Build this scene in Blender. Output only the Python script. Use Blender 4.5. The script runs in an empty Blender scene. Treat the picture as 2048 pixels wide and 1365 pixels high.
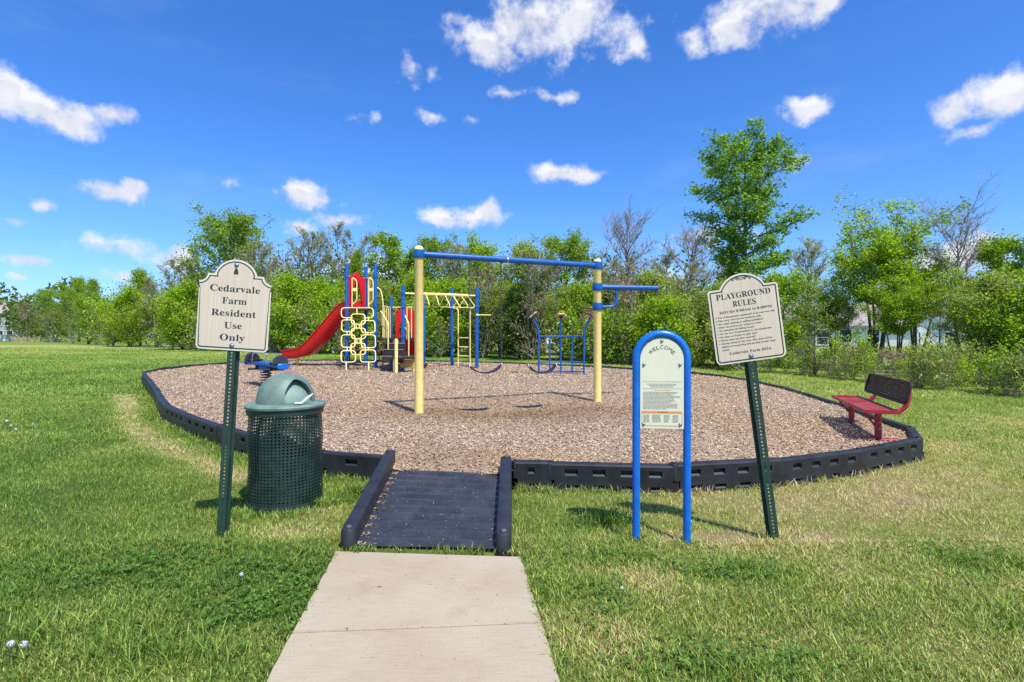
import bpy, bmesh, math, random
import numpy as np
from mathutils import Vector, Matrix, Euler

S = bpy.context.scene
COL = S.collection
R = math.radians
RNG = np.random.default_rng(7)
random.seed(7)

# ------------------------------------------------------------------ camera
FP, CX, HY, CH = 1065.0, 1024.0, 671.0, 1.41      # focal length in photo pixels, centre, horizon, eye height
cam_d = bpy.data.cameras.new('camera')
cam_d.sensor_width = 36.0
cam_d.lens = FP / 2048 * 36.0
cam_d.shift_y = -(682.5 - HY) / 2048
cam_d.clip_start, cam_d.clip_end = 0.05, 3000
cam = bpy.data.objects.new('camera', cam_d)
COL.objects.link(cam)
cam.location = (0, 0, CH)
cam.rotation_euler = (R(90), 0, 0)
S.camera = cam

# ------------------------------------------------------------------ sun, exposure
SUN_DIR = Vector((0.74, -1.20, 2.45)).normalized()     # towards the sun
sun_d = bpy.data.lights.new('sun', 'SUN')
sun_d.energy = 4.6
sun_d.angle = R(0.53)
sun_d.color = (1.0, 0.95, 0.87)
sun = bpy.data.objects.new('sun', sun_d)
COL.objects.link(sun)
sun.rotation_euler = SUN_DIR.to_track_quat('Z', 'Y').to_euler()
S.view_settings.view_transform = 'Standard'
S.view_settings.look = 'None'
S.view_settings.gamma = 1.0
S.view_settings.exposure = 0.42
S.view_settings.use_curve_mapping = False
S.cycles.use_denoising = False
S.cycles.max_bounces = 5
S.cycles.diffuse_bounces = 2
S.cycles.transparent_max_bounces = 6
S.cycles.caustics_reflective = False
S.cycles.caustics_refractive = False

# ------------------------------------------------------------------ world: clear sky and fair weather clouds
W = bpy.data.worlds.new('World')
S.world = W
W.use_nodes = True
wt = W.node_tree
wt.nodes.clear()


def wn(kind, **kw):
    n = wt.nodes.new(kind)
    for k, v in kw.items():
        setattr(n, k, v)
    return n


def wmath(op, a, b=None, c=None, clamp=False):
    n = wn('ShaderNodeMath', operation=op, use_clamp=clamp)
    for i, s in enumerate((a, b, c)):
        if s is None:
            continue
        if isinstance(s, (int, float)):
            n.inputs[i].default_value = s
        else:
            wt.links.new(s, n.inputs[i])
    return n.outputs[0]


def wvec(op, a, b=None, c=None):
    n = wn('ShaderNodeVectorMath', operation=op)
    for i, s in enumerate((a, b, c)):
        if s is None:
            continue
        if isinstance(s, (tuple, list)):
            n.inputs[i].default_value = s
        else:
            wt.links.new(s, n.inputs[i])
    return n.outputs['Value'] if op in ('LENGTH', 'DOT_PRODUCT') else n.outputs[0]


def wmap(v, a, b, c=0.0, d=1.0):
    n = wn('ShaderNodeMapRange', interpolation_type='SMOOTHSTEP')
    wt.links.new(v, n.inputs[0])
    for i, x in enumerate((a, b, c, d)):
        n.inputs[i + 1].default_value = x
    return n.outputs[0]


sky = wn('ShaderNodeTexSky', sky_type='NISHITA')
sky.sun_disc = False
sky.sun_elevation = math.asin(SUN_DIR.z)
sky.sun_rotation = math.atan2(SUN_DIR.x, SUN_DIR.y)
sky.altitude = 200
sky.air_density = 1.0
sky.dust_density = 1.1
sky.ozone_density = 3.0
hs = wn('ShaderNodeHueSaturation')
hs.inputs['Saturation'].default_value = 1.25
hs.inputs['Value'].default_value = 1.0
wt.links.new(sky.outputs[0], hs.inputs['Color'])
SKY_K = 0.15
skyk = wvec('MULTIPLY', hs.outputs[0], (SKY_K * .62, SKY_K * .83, SKY_K * 1.16))

tc = wn('ShaderNodeTexCoord')
dvec = tc.outputs['Generated']
sx = wn('ShaderNodeSeparateXYZ')
wt.links.new(dvec, sx.inputs[0])
az = wmath('WRAP', wmath('ARCTAN2', sx.outputs[0], sx.outputs[1]), R(60), R(-60))      # the same fair weather clouds go on all round
el = wmath('ARCSINE', sx.outputs[2])


def fbm(scale, detail, rough, vec):
    n = wn('ShaderNodeTexNoise')
    n.inputs['Scale'].default_value = scale
    n.inputs['Detail'].default_value = detail
    n.inputs['Roughness'].default_value = rough
    wt.links.new(vec, n.inputs['Vector'])
    return n


warp = fbm(9.0, 3, 0.55, dvec)
wv = wvec('SUBTRACT', warp.outputs['Color'], (0.5, 0.5, 0.5))
cmb = wn('ShaderNodeCombineXYZ')
wt.links.new(az, cmb.inputs[0])
wt.links.new(el, cmb.inputs[1])
wvz = wvec('MULTIPLY', wv, (0.085, 0.05, 0.0))
P2 = wvec('ADD', cmb.outputs[0], wvz)

# lobes of the clouds: azimuth, elevation, radii (degrees), weight
LOBES = []


def lobe(px, py, rx, ry, w=1.0):
    a = math.atan((px - CX) / FP)
    e = math.atan((HY - py) / FP * math.cos(a))
    ca = math.cos(a)
    LOBES.append((a, e, rx / FP * ca * ca, ry / FP * ca, w))


for q in [(5, 175, 75, 60), (75, 212, 95, 46), (150, 238, 80, 30), (242, 232, 40, 24, .8),
          (1060, 45, 100, 62), (985, 95, 70, 34), (1150, 28, 84, 44, .85), (1225, 70, 66, 38, .6), (1285, 85, 30, 34, .5),
          (825, 128, 30, 28, .55), (865, 142, 22, 16, .5), (905, 40, 40, 18, .5),
          (1540, 15, 140, 56), (1490, 58, 70, 36), (1640, 5, 70, 30, .9), (1395, 86, 28, 22, .5),
          (2000, 200, 90, 46), (1905, 222, 66, 28, .9), (1945, 258, 66, 20, .75),
          (1612, 216, 72, 26, .95), (1580, 205, 26, 24, .8),
          (1020, 194, 46, 12, .6), (1105, 192, 50, 11, .6),
          (1125, 342, 66, 20, .9), (1170, 352, 50, 16, .85),
          (606, 390, 58, 32, 1.05), (640, 402, 40, 20, .9),
          (215, 384, 84, 26), (262, 375, 50, 30, .95), (80, 397, 42, 15, .9),
          (920, 440, 74, 20, .95), (968, 430, 42, 26, .95),
          (35, 437, 46, 18, .6), (235, 497, 110, 22, .5), (85, 526, 66, 16, .8),
          (600, 456, 50, 15, .7), (682, 446, 44, 18, .7), (360, 520, 44, 30, .8),
          (1590, 320, 34, 18, .8), (50, 563, 30, 9, .7), (235, 549, 42, 12, .75),
          (1890, 520, 150, 44, .8), (1440, 470, 80, 26, .7), (1300, 560, 120, 30, .7), (700, 545, 120, 26, .6),
          (695, 232, 22, 12, .42), (744, 233, 18, 9, .42), (862, 231, 22, 9, .35), (945, 238, 20, 8, .45), (460, 370, 18, 9, .4)]:
    lobe(*q)
def lobes(pvec, shift):
    acc = None
    for a, e, rx, ry, w in LOBES:
        if shift and rx * ry < .0011:
            continue
        ee = e + shift * ry
        q = wvec('MULTIPLY_ADD', pvec, (1 / rx, 1 / ry, 0), (-a / rx, -ee / ry, 0))
        ln = wvec('LENGTH', q)
        d = wmath('MULTIPLY_ADD', ln, -w * 0.9, w * 0.95)
        acc = d if acc is None else wmath('MAXIMUM', acc, d)
    return acc


D1 = lobes(P2, 0.0)
D2 = lobes(P2, 0.55)
n1 = fbm(17, 9, 0.62, dvec)
nz = n1.outputs[0]
nzc = wmath('SUBTRACT', nz, 0.5)
dens = wmath('ADD', D1, wmath('MULTIPLY', nzc, 2.6))
alpha = wmap(dens, -0.06, 0.74)
lit = wmath('ADD', wmath('MAXIMUM', wmath('SUBTRACT', D2, D1), -0.22), wmath('MULTIPLY', nzc, 0.9))
litm = wmap(lit, -0.5, 0.06)
# thin high veil
streak = wvec('MULTIPLY', dvec, (1.0, 1.0, 4.0))
n3 = fbm(2.6, 6, 0.6, streak)
veil = wmath('MULTIPLY', wmap(n3.outputs[0], 0.5, 0.8), 0.10)
ccol = wn('ShaderNodeMix', data_type='RGBA')
ccol.inputs['A'].default_value = (0.45, 0.48, 0.60, 1)
ccol.inputs['B'].default_value = (0.735, 0.74, 0.76, 1)
wt.links.new(litm, ccol.inputs['Factor'])
mixc = wn('ShaderNodeMix', data_type='RGBA')
wt.links.new(wmath('MAXIMUM', wmath('MULTIPLY', alpha, 0.96), veil), mixc.inputs['Factor'])
wt.links.new(skyk, mixc.inputs['A'])
wt.links.new(ccol.outputs['Result'], mixc.inputs['B'])
bg = wn('ShaderNodeBackground')
bg.inputs['Strength'].default_value = 1.0
wt.links.new(mixc.outputs['Result'], bg.inputs['Color'])
wo = wn('ShaderNodeOutputWorld')
wt.links.new(bg.outputs[0], wo.inputs['Surface'])
W.cycles.sampling_method = 'MANUAL'
W.cycles.sample_map_resolution = 512

# ------------------------------------------------------------------ materials
MATS = {}


def newmat(name):
    m = bpy.data.materials.new(name)
    m.use_nodes = True
    MATS[name] = m
    return m, m.node_tree, m.node_tree.nodes['Principled BSDF']


def nd(t, kind, **kw):
    n = t.nodes.new(kind)
    for k, v in kw.items():
        setattr(n, k, v)
    return n


def noise(t, scale, detail=4, rough=.55, coord='Object', stretch=None):
    tcn = nd(t, 'ShaderNodeTexCoord')
    v = tcn.outputs[coord]
    if stretch:
        mp = nd(t, 'ShaderNodeMapping')
        mp.inputs['Scale'].default_value = stretch
        t.links.new(v, mp.inputs[0])
        v = mp.outputs[0]
    n = nd(t, 'ShaderNodeTexNoise')
    n.inputs['Scale'].default_value = scale
    n.inputs['Detail'].default_value = detail
    n.inputs['Roughness'].default_value = rough
    t.links.new(v, n.inputs['Vector'])
    return n.outputs[0]


def ramp(t, fac, stops):
    r = nd(t, 'ShaderNodeValToRGB')
    while len(r.color_ramp.elements) < len(stops):
        r.color_ramp.elements.new(0.5)
    for e, (p, c) in zip(r.color_ramp.elements, stops):
        e.position = p
        e.color = (*c, 1)
    t.links.new(fac, r.inputs[0])
    return r.outputs[0]


def bump(t, bsdf, h, strength=.3, dist=.01):
    b = nd(t, 'ShaderNodeBump')
    b.inputs['Strength'].default_value = strength
    b.inputs['Distance'].default_value = dist
    t.links.new(h, b.inputs['Height'])
    t.links.new(b.outputs[0], bsdf.inputs['Normal'])


def paint(name, c, rough=.4, var=.18, wear=None, scale=14, bmp=.12, metal=0, spec=.5):
    """A painted, plastic or metal surface: uneven tone, fine relief and a few worn specks."""
    m, t, b = newmat(name)
    n = noise(t, scale, 5)
    lo = tuple(x * (1 - var) for x in c)
    hi = tuple(min(1, x * (1 + var * .7) + .004) for x in c)
    col = ramp(t, n, [(.3, lo), (.7, hi)])
    if wear:
        w = noise(t, 34, 6, .7)
        f = ramp(t, w, [(.66, (0, 0, 0)), (.74, (1, 1, 1))])
        mx = nd(t, 'ShaderNodeMix', data_type='RGBA')
        t.links.new(f, mx.inputs['Factor'])
        t.links.new(col, mx.inputs['A'])
        mx.inputs['B'].default_value = (*wear, 1)
        col = mx.outputs['Result']
    t.links.new(col, b.inputs['Base Color'])
    rr = nd(t, 'ShaderNodeMapRange')
    t.links.new(n, rr.inputs[0])
    rr.inputs[3].default_value = max(.05, rough - .1)
    rr.inputs[4].default_value = min(1, rough + .12)
    t.links.new(rr.outputs[0], b.inputs['Roughness'])
    b.inputs['Metallic'].default_value = metal
    b.inputs['Specular IOR Level'].default_value = spec
    if bmp:
        bump(t, b, noise(t, 120, 3), bmp, .004)
    return m


paint('yellow_paint', (.95, .73, .24), .38, .10, (.62, .50, .18))
paint('yellow_tube', (.94, .74, .26), .4, .08)
paint('blue_paint', (.003, .095, .36), .38, .2, (.02, .13, .40))
paint('blue_frame', (.002, .14, .55), .3, .15)
paint('red_plastic', (.70, .006, .010), .35, .15)
paint('bench_red_shaded', (.040, .013, .011), .5, .2)  # bench red darkened: the shade on the backrest is put into the colour
paint('bench_red', (.34, .014, .034), .42, .22, (.20, .03, .04))
paint('brown_vinyl', (.045, .026, .022), .6, .2)
paint('black_rubber', (.022, .022, .026), .55, .3)
paint('dark_seat', (.030, .028, .040), .4, .25)
paint('black_plastic', (.018, .019, .022), .48, .35, (.060, .058, .060), scale=6)
paint('steel', (.42, .42, .44), .35, .15, metal=.9)
paint('chain_metal', (.13, .13, .14), .5, .2, metal=.6)
paint('can_green', (.016, .040, .031), .42, .25)
paint('lid_green', (.14, .215, .172), .55, .34, (.22, .29, .25), scale=7)
paint('flap_green', (.17, .25, .205), .5, .25, scale=6)
paint('post_green', (.022, .054, .040), .45, .2)
paint('cream_plate', (.68, .575, .43), .45, .05, scale=3)
paint('plate_rim', (.73, .67, .51), .45, .05, scale=3)
paint('ivory_panel', (.72, .70, .50), .42, .05, scale=3)
paint('dark_print', (.012, .030, .030), .6, .1, bmp=0)
paint('black_print', (.014, .014, .016), .6, .1, bmp=0)
paint('grey_print', (.33, .34, .28), .6, .1, bmp=0)
paint('orange_print', (.75, .30, .06), .6, .1, bmp=0)
paint('pale_orange_print', (.80, .52, .26), .6, .1, bmp=0)
paint('flower_yellow', (.62, .40, .10), .55, .2)
paint('flower_tan', (.46, .30, .19), .55, .2)
paint('flower_pink', (.40, .05, .11), .55, .2)
paint('white_scrap', (.80, .80, .80), .5, .05)
paint('siding_white', (.82, .83, .84), .6, .06, scale=2)
paint('siding_blue', (.20, .25, .32), .6, .1, scale=2)
paint('siding_grey', (.34, .40, .46), .6, .1, scale=2)
paint('roof_shingle', (.33, .29, .255), .8, .25, scale=3)
paint('window_glass', (.03, .04, .06), .1, .1, bmp=0)
paint('trim_white', (.78, .78, .78), .5, .04)
paint('fence_wood', (.40, .27, .18), .7, .3, scale=6)
paint('grey_wood', (.25, .23, .21), .7, .3, scale=6)
paint('table_wood', (.20, .06, .05), .6, .25, scale=8)

for nm_ in ('cream_plate',):
    t = M_ = MATS[nm_].node_tree
    b = t.nodes['Principled BSDF']
    src = b.inputs['Base Color'].links[0].from_socket
    rib = ramp(t, noise(t, 1.0, 2, .5, stretch=(90, 1, .4)), [(.35, (.93, .92, .90)), (.65, (1.05, 1.05, 1.05))])
    mr_ = nd(t, 'ShaderNodeMix', data_type='RGBA', blend_type='MULTIPLY')
    mr_.inputs['Factor'].default_value = 1
    t.links.new(src, mr_.inputs['A'])
    t.links.new(rib, mr_.inputs['B'])
    t.links.new(mr_.outputs['Result'], b.inputs['Base Color'])
# scuffed black plastic of the ramp
m, t, b = newmat('ramp_plastic')
n = noise(t, 5, 6, .65)
c0 = ramp(t, n, [(.3, (.018, .019, .022)), (.7, (.048, .049, .054))])
sc1 = noise(t, 22, 8, .75, stretch=(1, .35, 1))
f1 = ramp(t, sc1, [(.60, (0, 0, 0)), (.72, (.55, .55, .55))])
mx = nd(t, 'ShaderNodeMix', data_type='RGBA')
t.links.new(f1, mx.inputs['Factor'])
t.links.new(c0, mx.inputs['A'])
mx.inputs['B'].default_value = (.16, .15, .15, 1)
sc2 = noise(t, 60, 2, .5)
f2 = ramp(t, sc2, [(.70, (0, 0, 0)), (.74, (.8, .8, .8))])
mx2 = nd(t, 'ShaderNodeMix', data_type='RGBA')
t.links.new(f2, mx2.inputs['Factor'])
t.links.new(mx.outputs['Result'], mx2.inputs['A'])
mx2.inputs['B'].default_value = (.40, .36, .30, 1)
t.links.new(mx2.outputs['Result'], b.inputs['Base Color'])
b.inputs['Roughness'].default_value = .36
bump(t, b, noise(t, 90, 4), .2, .004)

# concrete path
m, t, b = newmat('concrete')
n = noise(t, 1.4, 6, .6)
n_f = noise(t, 70, 4, .7)
c1 = ramp(t, n, [(.28, (.35, .275, .175)), (.5, (.40, .33, .225)), (.75, (.43, .375, .28))])
sp = ramp(t, n_f, [(.30, (.62, .58, .52)), (.42, (1, 1, 1))])
mx = nd(t, 'ShaderNodeMix', data_type='RGBA', blend_type='MULTIPLY')
mx.inputs['Factor'].default_value = .7
t.links.new(c1, mx.inputs['A'])
t.links.new(sp, mx.inputs['B'])
bro = ramp(t, noise(t, 30, 4, .6, stretch=(.25, 5, 1)), [(.3, (.86, .85, .83)), (.7, (1.08, 1.08, 1.08))])
mb_ = nd(t, 'ShaderNodeMix', data_type='RGBA', blend_type='MULTIPLY')
mb_.inputs['Factor'].default_value = .8
t.links.new(mx.outputs['Result'], mb_.inputs['A'])
t.links.new(bro, mb_.inputs['B'])
stn = ramp(t, noise(t, 4.5, 6, .7), [(.56, (1, 1, 1)), (.75, (.88, .83, .73))])
mc_ = nd(t, 'ShaderNodeMix', data_type='RGBA', blend_type='MULTIPLY')
mc_.inputs['Factor'].default_value = 1
t.links.new(mb_.outputs['Result'], mc_.inputs['A'])
t.links.new(stn, mc_.inputs['B'])
pit = ramp(t, noise(t, 42, 2, .5), [(.26, (.45, .42, .38)), (.30, (1, 1, 1))])
md_ = nd(t, 'ShaderNodeMix', data_type='RGBA', blend_type='MULTIPLY')
md_.inputs['Factor'].default_value = 1
t.links.new(mc_.outputs['Result'], md_.inputs['A'])
t.links.new(pit, md_.inputs['B'])
t.links.new(md_.outputs['Result'], b.inputs['Base Color'])
b.inputs['Roughness'].default_value = .9
bump(t, b, noise(t, 150, 4, .7), .45, .005)

# wood mulch bed under the chips
m, t, b = newmat('mulch')
n = noise(t, .55, 4, .6)
n_c = noise(t, 26, 4, .7)
c1 = ramp(t, n, [(.30, (.29, .205, .135)), (.52, (.34, .245, .16)), (.72, (.37, .255, .14))])
sp = ramp(t, n_c, [(.30, (.45, .42, .40)), (.5, (.95, .93, .9)), (.68, (1.25, 1.2, 1.15))])
mx = nd(t, 'ShaderNodeMix', data_type='RGBA', blend_type='MULTIPLY')
mx.inputs['Factor'].default_value = .85
t.links.new(c1, mx.inputs['A'])
t.links.new(sp, mx.inputs['B'])
t.links.new(mx.outputs['Result'], b.inputs['Base Color'])
b.inputs['Roughness'].default_value = .95
bump(t, b, n_c, .8, .02)


def attr_mat(name, trans=.0, rough=.7, spec=.25):
    m, t, b = newmat(name)
    a = nd(t, 'ShaderNodeAttribute', attribute_name='col')
    t.links.new(a.outputs['Color'], b.inputs['Base Color'])
    b.inputs['Roughness'].default_value = rough
    b.inputs['Specular IOR Level'].default_value = spec
    if trans:
        tr = nd(t, 'ShaderNodeBsdfTranslucent')
        hsn = nd(t, 'ShaderNodeHueSaturation')
        hsn.inputs['Value'].default_value = 1.6
        hsn.inputs['Saturation'].default_value = 1.15
        t.links.new(a.outputs['Color'], hsn.inputs['Color'])
        t.links.new(hsn.outputs[0], tr.inputs['Color'])
        ms = nd(t, 'ShaderNodeMixShader')
        ms.inputs[0].default_value = trans
        t.links.new(b.outputs[0], ms.inputs[1])
        t.links.new(tr.outputs[0], ms.inputs[2])
        t.links.new(ms.outputs[0], t.nodes['Material Output'].inputs['Surface'])
    return m, t, b


attr_mat('grass_blade', .3, .55, .3)
attr_mat('leaf', .42, .5, .3)
attr_mat('wood_chip', 0, .9, .15)
m, t, b = attr_mat('lawn', 0, .95, .1)
a = [x for x in t.nodes if x.type == 'ATTRIBUTE'][0]
nn = noise(t, 9, 6, .7)
nf = ramp(t, nn, [(.25, (.55, .55, .55)), (.75, (1.35, 1.35, 1.3))])
mx = nd(t, 'ShaderNodeMix', data_type='RGBA', blend_type='MULTIPLY')
mx.inputs['Factor'].default_value = 1
t.links.new(a.outputs['Color'], mx.inputs['A'])
t.links.new(nf, mx.inputs['B'])
t.links.new(mx.outputs['Result'], b.inputs['Base Color'])
bump(t, b, noise(t, 30, 5, .7), .6, .03)

m, t, b = newmat('bark')
n = noise(t, 7, 5, .65, stretch=(1, 1, .25))
t.links.new(ramp(t, n, [(.3, (.06, .05, .042)), (.7, (.17, .145, .125))]), b.inputs['Base Color'])
b.inputs['Roughness'].default_value = .9
m, t, b = newmat('bark_pale')
n = noise(t, 7, 5, .65, stretch=(1, 1, .25))
t.links.new(ramp(t, n, [(.3, (.18, .155, .135)), (.7, (.36, .315, .27))]), b.inputs['Base Color'])
b.inputs['Roughness'].default_value = .9
M = MATS


# ------------------------------------------------------------------ mesh helpers
def frame(d):
    d = Vector(d).normalized()
    u = d.cross(Vector((0, 0, 1)))
    if u.length < 1e-4:
        u = Vector((1, 0, 0))
    u.normalize()
    return u, d.cross(u).normalized()


class MB:
    def __init__(self):
        self.v, self.f = [], []

    def add(self, vs, fs):
        o = len(self.v)
        self.v += [tuple(x) for x in vs]
        self.f += [tuple(i + o for i in q) for q in fs]
        return self

    def box(self, c, s, rot=None, bev=0):
        hx, hy, hz = s[0] / 2, s[1] / 2, s[2] / 2
        if bev:
            vs, fs = [], []
            bv = min(bev, hx * .9, hy * .9, hz * .9)
            # rounded box: 24 vertices (three per corner)
            idx = {}
            for x in (-1, 1):
                for y in (-1, 1):
                    for z in (-1, 1):
                        for k in range(3):
                            p = [x * (hx - bv), y * (hy - bv), z * (hz - bv)]
                            p[k] = (x, y, z)[k] * (hx, hy, hz)[k]
                            idx[(x, y, z, k)] = len(vs)
                            vs.append(p)
            for k in range(3):
                a, bb = [(1, 2), (2, 0), (0, 1)][k]
                for s_ in (-1, 1):
                    q = []
                    for (u, w) in ((-1, -1), (1, -1), (1, 1), (-1, 1)):
                        c_ = [0, 0, 0]
                        c_[k], c_[a], c_[bb] = s_, u, w
                        q.append(idx[(*c_, k)])
                    fs.append(q if s_ > 0 else q[::-1])
            for k in range(3):
                a, bb = [(1, 2), (2, 0), (0, 1)][k]
                for u in (-1, 1):
                    for w in (-1, 1):
                        c0 = [0, 0, 0]
                        c1 = [0, 0, 0]
                        c0[k], c0[a], c0[bb] = -1, u, w
                        c1[k], c1[a], c1[bb] = 1, u, w
                        q = [idx[(*c0, a)], idx[(*c1, a)], idx[(*c1, bb)], idx[(*c0, bb)]]
                        fs.append(q if u * w < 0 else q[::-1])
            for x in (-1, 1):
                for y in (-1, 1):
                    for z in (-1, 1):
                        q = [idx[(x, y, z, k)] for k in range(3)]
                        fs.append(q if x * y * z > 0 else q[::-1])
        else:
            vs = [(x, y, z) for x in (-hx, hx) for y in (-hy, hy) for z in (-hz, hz)]
            fs = [(0, 1, 3, 2), (4, 6, 7, 5), (0, 4, 5, 1), (2, 3, 7, 6), (0, 2, 6, 4), (1, 5, 7, 3)]
        if rot is not None:
            vs = [rot @ Vector(p) for p in vs]
        return self.add([(p[0] + c[0], p[1] + c[1], p[2] + c[2]) for p in vs], fs)

    def tube(self, pts, r, n=10, closed=False, caps=True):
        pts = [Vector(p) for p in pts]
        k = len(pts)
        rs = [r] * k if isinstance(r, (int, float)) else list(r)
        vs, fs = [], []
        u = None
        for i, p in enumerate(pts):
            if closed:
                d = pts[(i + 1) % k] - pts[i - 1]
            else:
                d = pts[min(i + 1, k - 1)] - pts[max(i - 1, 0)]
            d.normalize()
            if u is None:
                u, w = frame(d)
            else:
                u = (u - d * u.dot(d)).normalized()
                w = d.cross(u)
            for j in range(n):
                a = 2 * math.pi * j / n
                vs.append(p + (u * math.cos(a) + w * math.sin(a)) * rs[i])
        for i in range(k if closed else k - 1):
            for j in range(n):
                a, b_ = i * n + j, i * n + (j + 1) % n
                c_, d_ = ((i + 1) % k) * n + (j + 1) % n, ((i + 1) % k) * n + j
                fs.append((a, b_, c_, d_))
        if caps and not closed:
            fs.append(tuple(range(n))[::-1])
            fs.append(tuple((k - 1) * n + j for j in range(n)))
        return self.add(vs, fs)

    def lathe(self, prof, n=24, c=(0, 0, 0), cap=True):
        vs, fs = [], []
        for (r, z) in prof:
            for j in range(n):
                a = 2 * math.pi * j / n
                vs.append((c[0] + r * math.cos(a), c[1] + r * math.sin(a), c[2] + z))
        for i in range(len(prof) - 1):
            for j in range(n):
                fs.append((i * n + j, i * n + (j + 1) % n, (i + 1) * n + (j + 1) % n, (i + 1) * n + j))
        if cap:
            fs.append(tuple(range(n))[::-1])
            fs.append(tuple((len(prof) - 1) * n + j for j in range(n)))
        return self.add(vs, fs)

    def plate(self, poly, y0, y1):
        """A flat plate: outline in x,z (anticlockwise seen from -y), from y0 (front) to y1 (back)."""
        n = len(poly)
        vs = [(x, y0, z) for x, z in poly] + [(x, y1, z) for x, z in poly]
        fs = [tuple(range(n)), tuple(range(2 * n - 1, n - 1, -1))]
        fs += [(i, i + n, (i + 1) % n + n, (i + 1) % n) for i in range(n)]
        return self.add(vs, fs)

    def perf(self, nu, nv, fn, hole=.5, keep=None, sides=4):
        """A perforated sheet: nu by nv cells mapped by fn(u,v), each with a hole."""
        o = len(self.v)
        g = {}
        for i in range(nu + 1):
            for j in range(nv + 1):
                g[i, j] = len(self.v)
                self.v.append(tuple(fn(i, j)))
        for i in range(nu):
            for j in range(nv):
                q = (g[i, j], g[i + 1, j], g[i + 1, j + 1], g[i, j + 1])
                if keep and not keep(i, j):
                    self.f.append(q)
                    continue
                if sides == 4:
                    h = hole / 2
                    loc = [(.5 - h, .5 - h), (.5 + h, .5 - h), (.5 + h, .5 + h), (.5 - h, .5 + h)]
                    k = len(self.v)
                    self.v += [tuple(fn(i + a, j + b_)) for a, b_ in loc]
                    for e in range(4):
                        self.f.append((q[e], q[(e + 1) % 4], k + (e + 1) % 4, k + e))
                else:
                    k = len(self.v)
                    for e in range(8):
                        a = math.pi / 4 * e - 3 * math.pi / 4
                        self.v.append(tuple(fn(i + .5 + math.cos(a) * hole / 2, j + .5 + math.sin(a) * hole / 2)))
                    for e in range(4):
                        self.f.append((q[e], q[(e + 1) % 4], k + (2 * e + 2) % 8, k + 2 * e + 1))
                        self.f.append((q[e], k + 2 * e + 1, k + 2 * e))
        return self

    def build(self, name, mat, parent=None, smooth=True, angle=38, loc=None):
        me = bpy.data.meshes.new(name)
        me.from_pydata(self.v, [], self.f)
        me.materials.append(M[mat])
        if smooth:
            me.polygons.foreach_set('use_smooth', [True] * len(me.polygons))
            me.set_sharp_from_angle(angle=R(angle))
        o = bpy.data.objects.new(name, me)
        COL.objects.link(o)
        if parent:
            o.parent = parent
        if loc:
            o.location = loc
        return o


def np_mesh(name, verts, faces, mats, col=None, mat_idx=None, smooth=False):
    """verts (n,3), faces (m,3) or (m,4) or a list of such arrays; col (n,3) as point colour."""
    me = bpy.data.meshes.new(name)
    fl = faces if isinstance(faces, list) else [faces]
    me.vertices.add(len(verts))
    me.vertices.foreach_set('co', np.ascontiguousarray(verts, dtype=np.float32).ravel())
    idx = np.concatenate([f.ravel() for f in fl]).astype(np.int32)
    cnt = np.concatenate([np.full(len(f), f.shape[1], np.int32) for f in fl])
    st = np.concatenate([[0], np.cumsum(cnt)[:-1]]).astype(np.int32)
    me.loops.add(len(idx))
    me.loops.foreach_set('vertex_index', idx)
    me.polygons.add(len(cnt))
    me.polygons.foreach_set('loop_start', st)
    if mat_idx is not None:
        me.polygons.foreach_set('material_index', mat_idx.astype(np.int32))
    if smooth:
        me.polygons.foreach_set('use_smooth', np.ones(len(cnt), dtype=bool))
    for k in mats:
        me.materials.append(M[k])
    if col is not None:
        at = me.attributes.new('col', 'FLOAT_COLOR', 'POINT')
        c4 = np.ones((len(verts), 4), np.float32)
        c4[:, :3] = col
        at.data.foreach_set('color', c4.ravel())
    me.update(calc_edges=True)
    return me


def link(name, me, parent=None):
    o = bpy.data.objects.new(name, me)
    COL.objects.link(o)
    o.parent = parent
    return o


def thing(name, label, cat, loc=(0, 0, 0), rz=0, group=None, rot=None):
    o = bpy.data.objects.new(name, None)
    o.empty_display_size = .2
    COL.objects.link(o)
    o.location = loc
    o.rotation_euler = rot if rot else (0, 0, rz)
    return tag(o, label, cat, group)


def tag(o, label, cat, group=None):
    o['label'] = label
    o['category'] = cat
    if group:
        o['group'] = group
    return o


def structure(o):
    o['kind'] = 'structure'
    return o


def stuff(o, label=None, cat=None):
    o['kind'] = 'stuff'
    if label:
        o['label'] = label
        o['category'] = cat
    return o


def arc(c, r, a0, a1, n, ax=(1, 0, 0), ay=(0, 0, 1)):
    c, ax, ay = Vector(c), Vector(ax), Vector(ay)
    return [c + ax * (r * math.cos(a0 + (a1 - a0) * i / n)) + ay * (r * math.sin(a0 + (a1 - a0) * i / n)) for i in range(n + 1)]


def rounded(pts, r, n=4, closed=False):
    """Round the corners of a polyline with radius r."""
    pts = [Vector(p) for p in pts]
    out = []
    k = len(pts)
    rng_ = range(k) if closed else range(1, k - 1)
    if not closed:
        out.append(pts[0])
    for i in rng_:
        p, a, b_ = pts[i], pts[i - 1], pts[(i + 1) % k]
        da, db = (a - p), (b_ - p)
        ra = min(r, da.length * .49)
        rb = min(r, db.length * .49)
        p0, p1 = p + da.normalized() * ra, p + db.normalized() * rb
        for s in range(n + 1):
            u = s / n
            out.append(p0.lerp(p, u).lerp(p.lerp(p1, u), u))
    if not closed:
        out.append(pts[-1])
    return out


def serif(s):
    o = ''
    for c in s:
        if 'A' <= c <= 'Z':
            o += chr(0x1D400 + ord(c) - 65)
        elif 'a' <= c <= 'z':
            o += chr(0x1D41A + ord(c) - 97)
        elif '0' <= c <= '9':
            o += chr(0x1D7CE + ord(c) - 48)
        else:
            o += c
    return o


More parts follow.
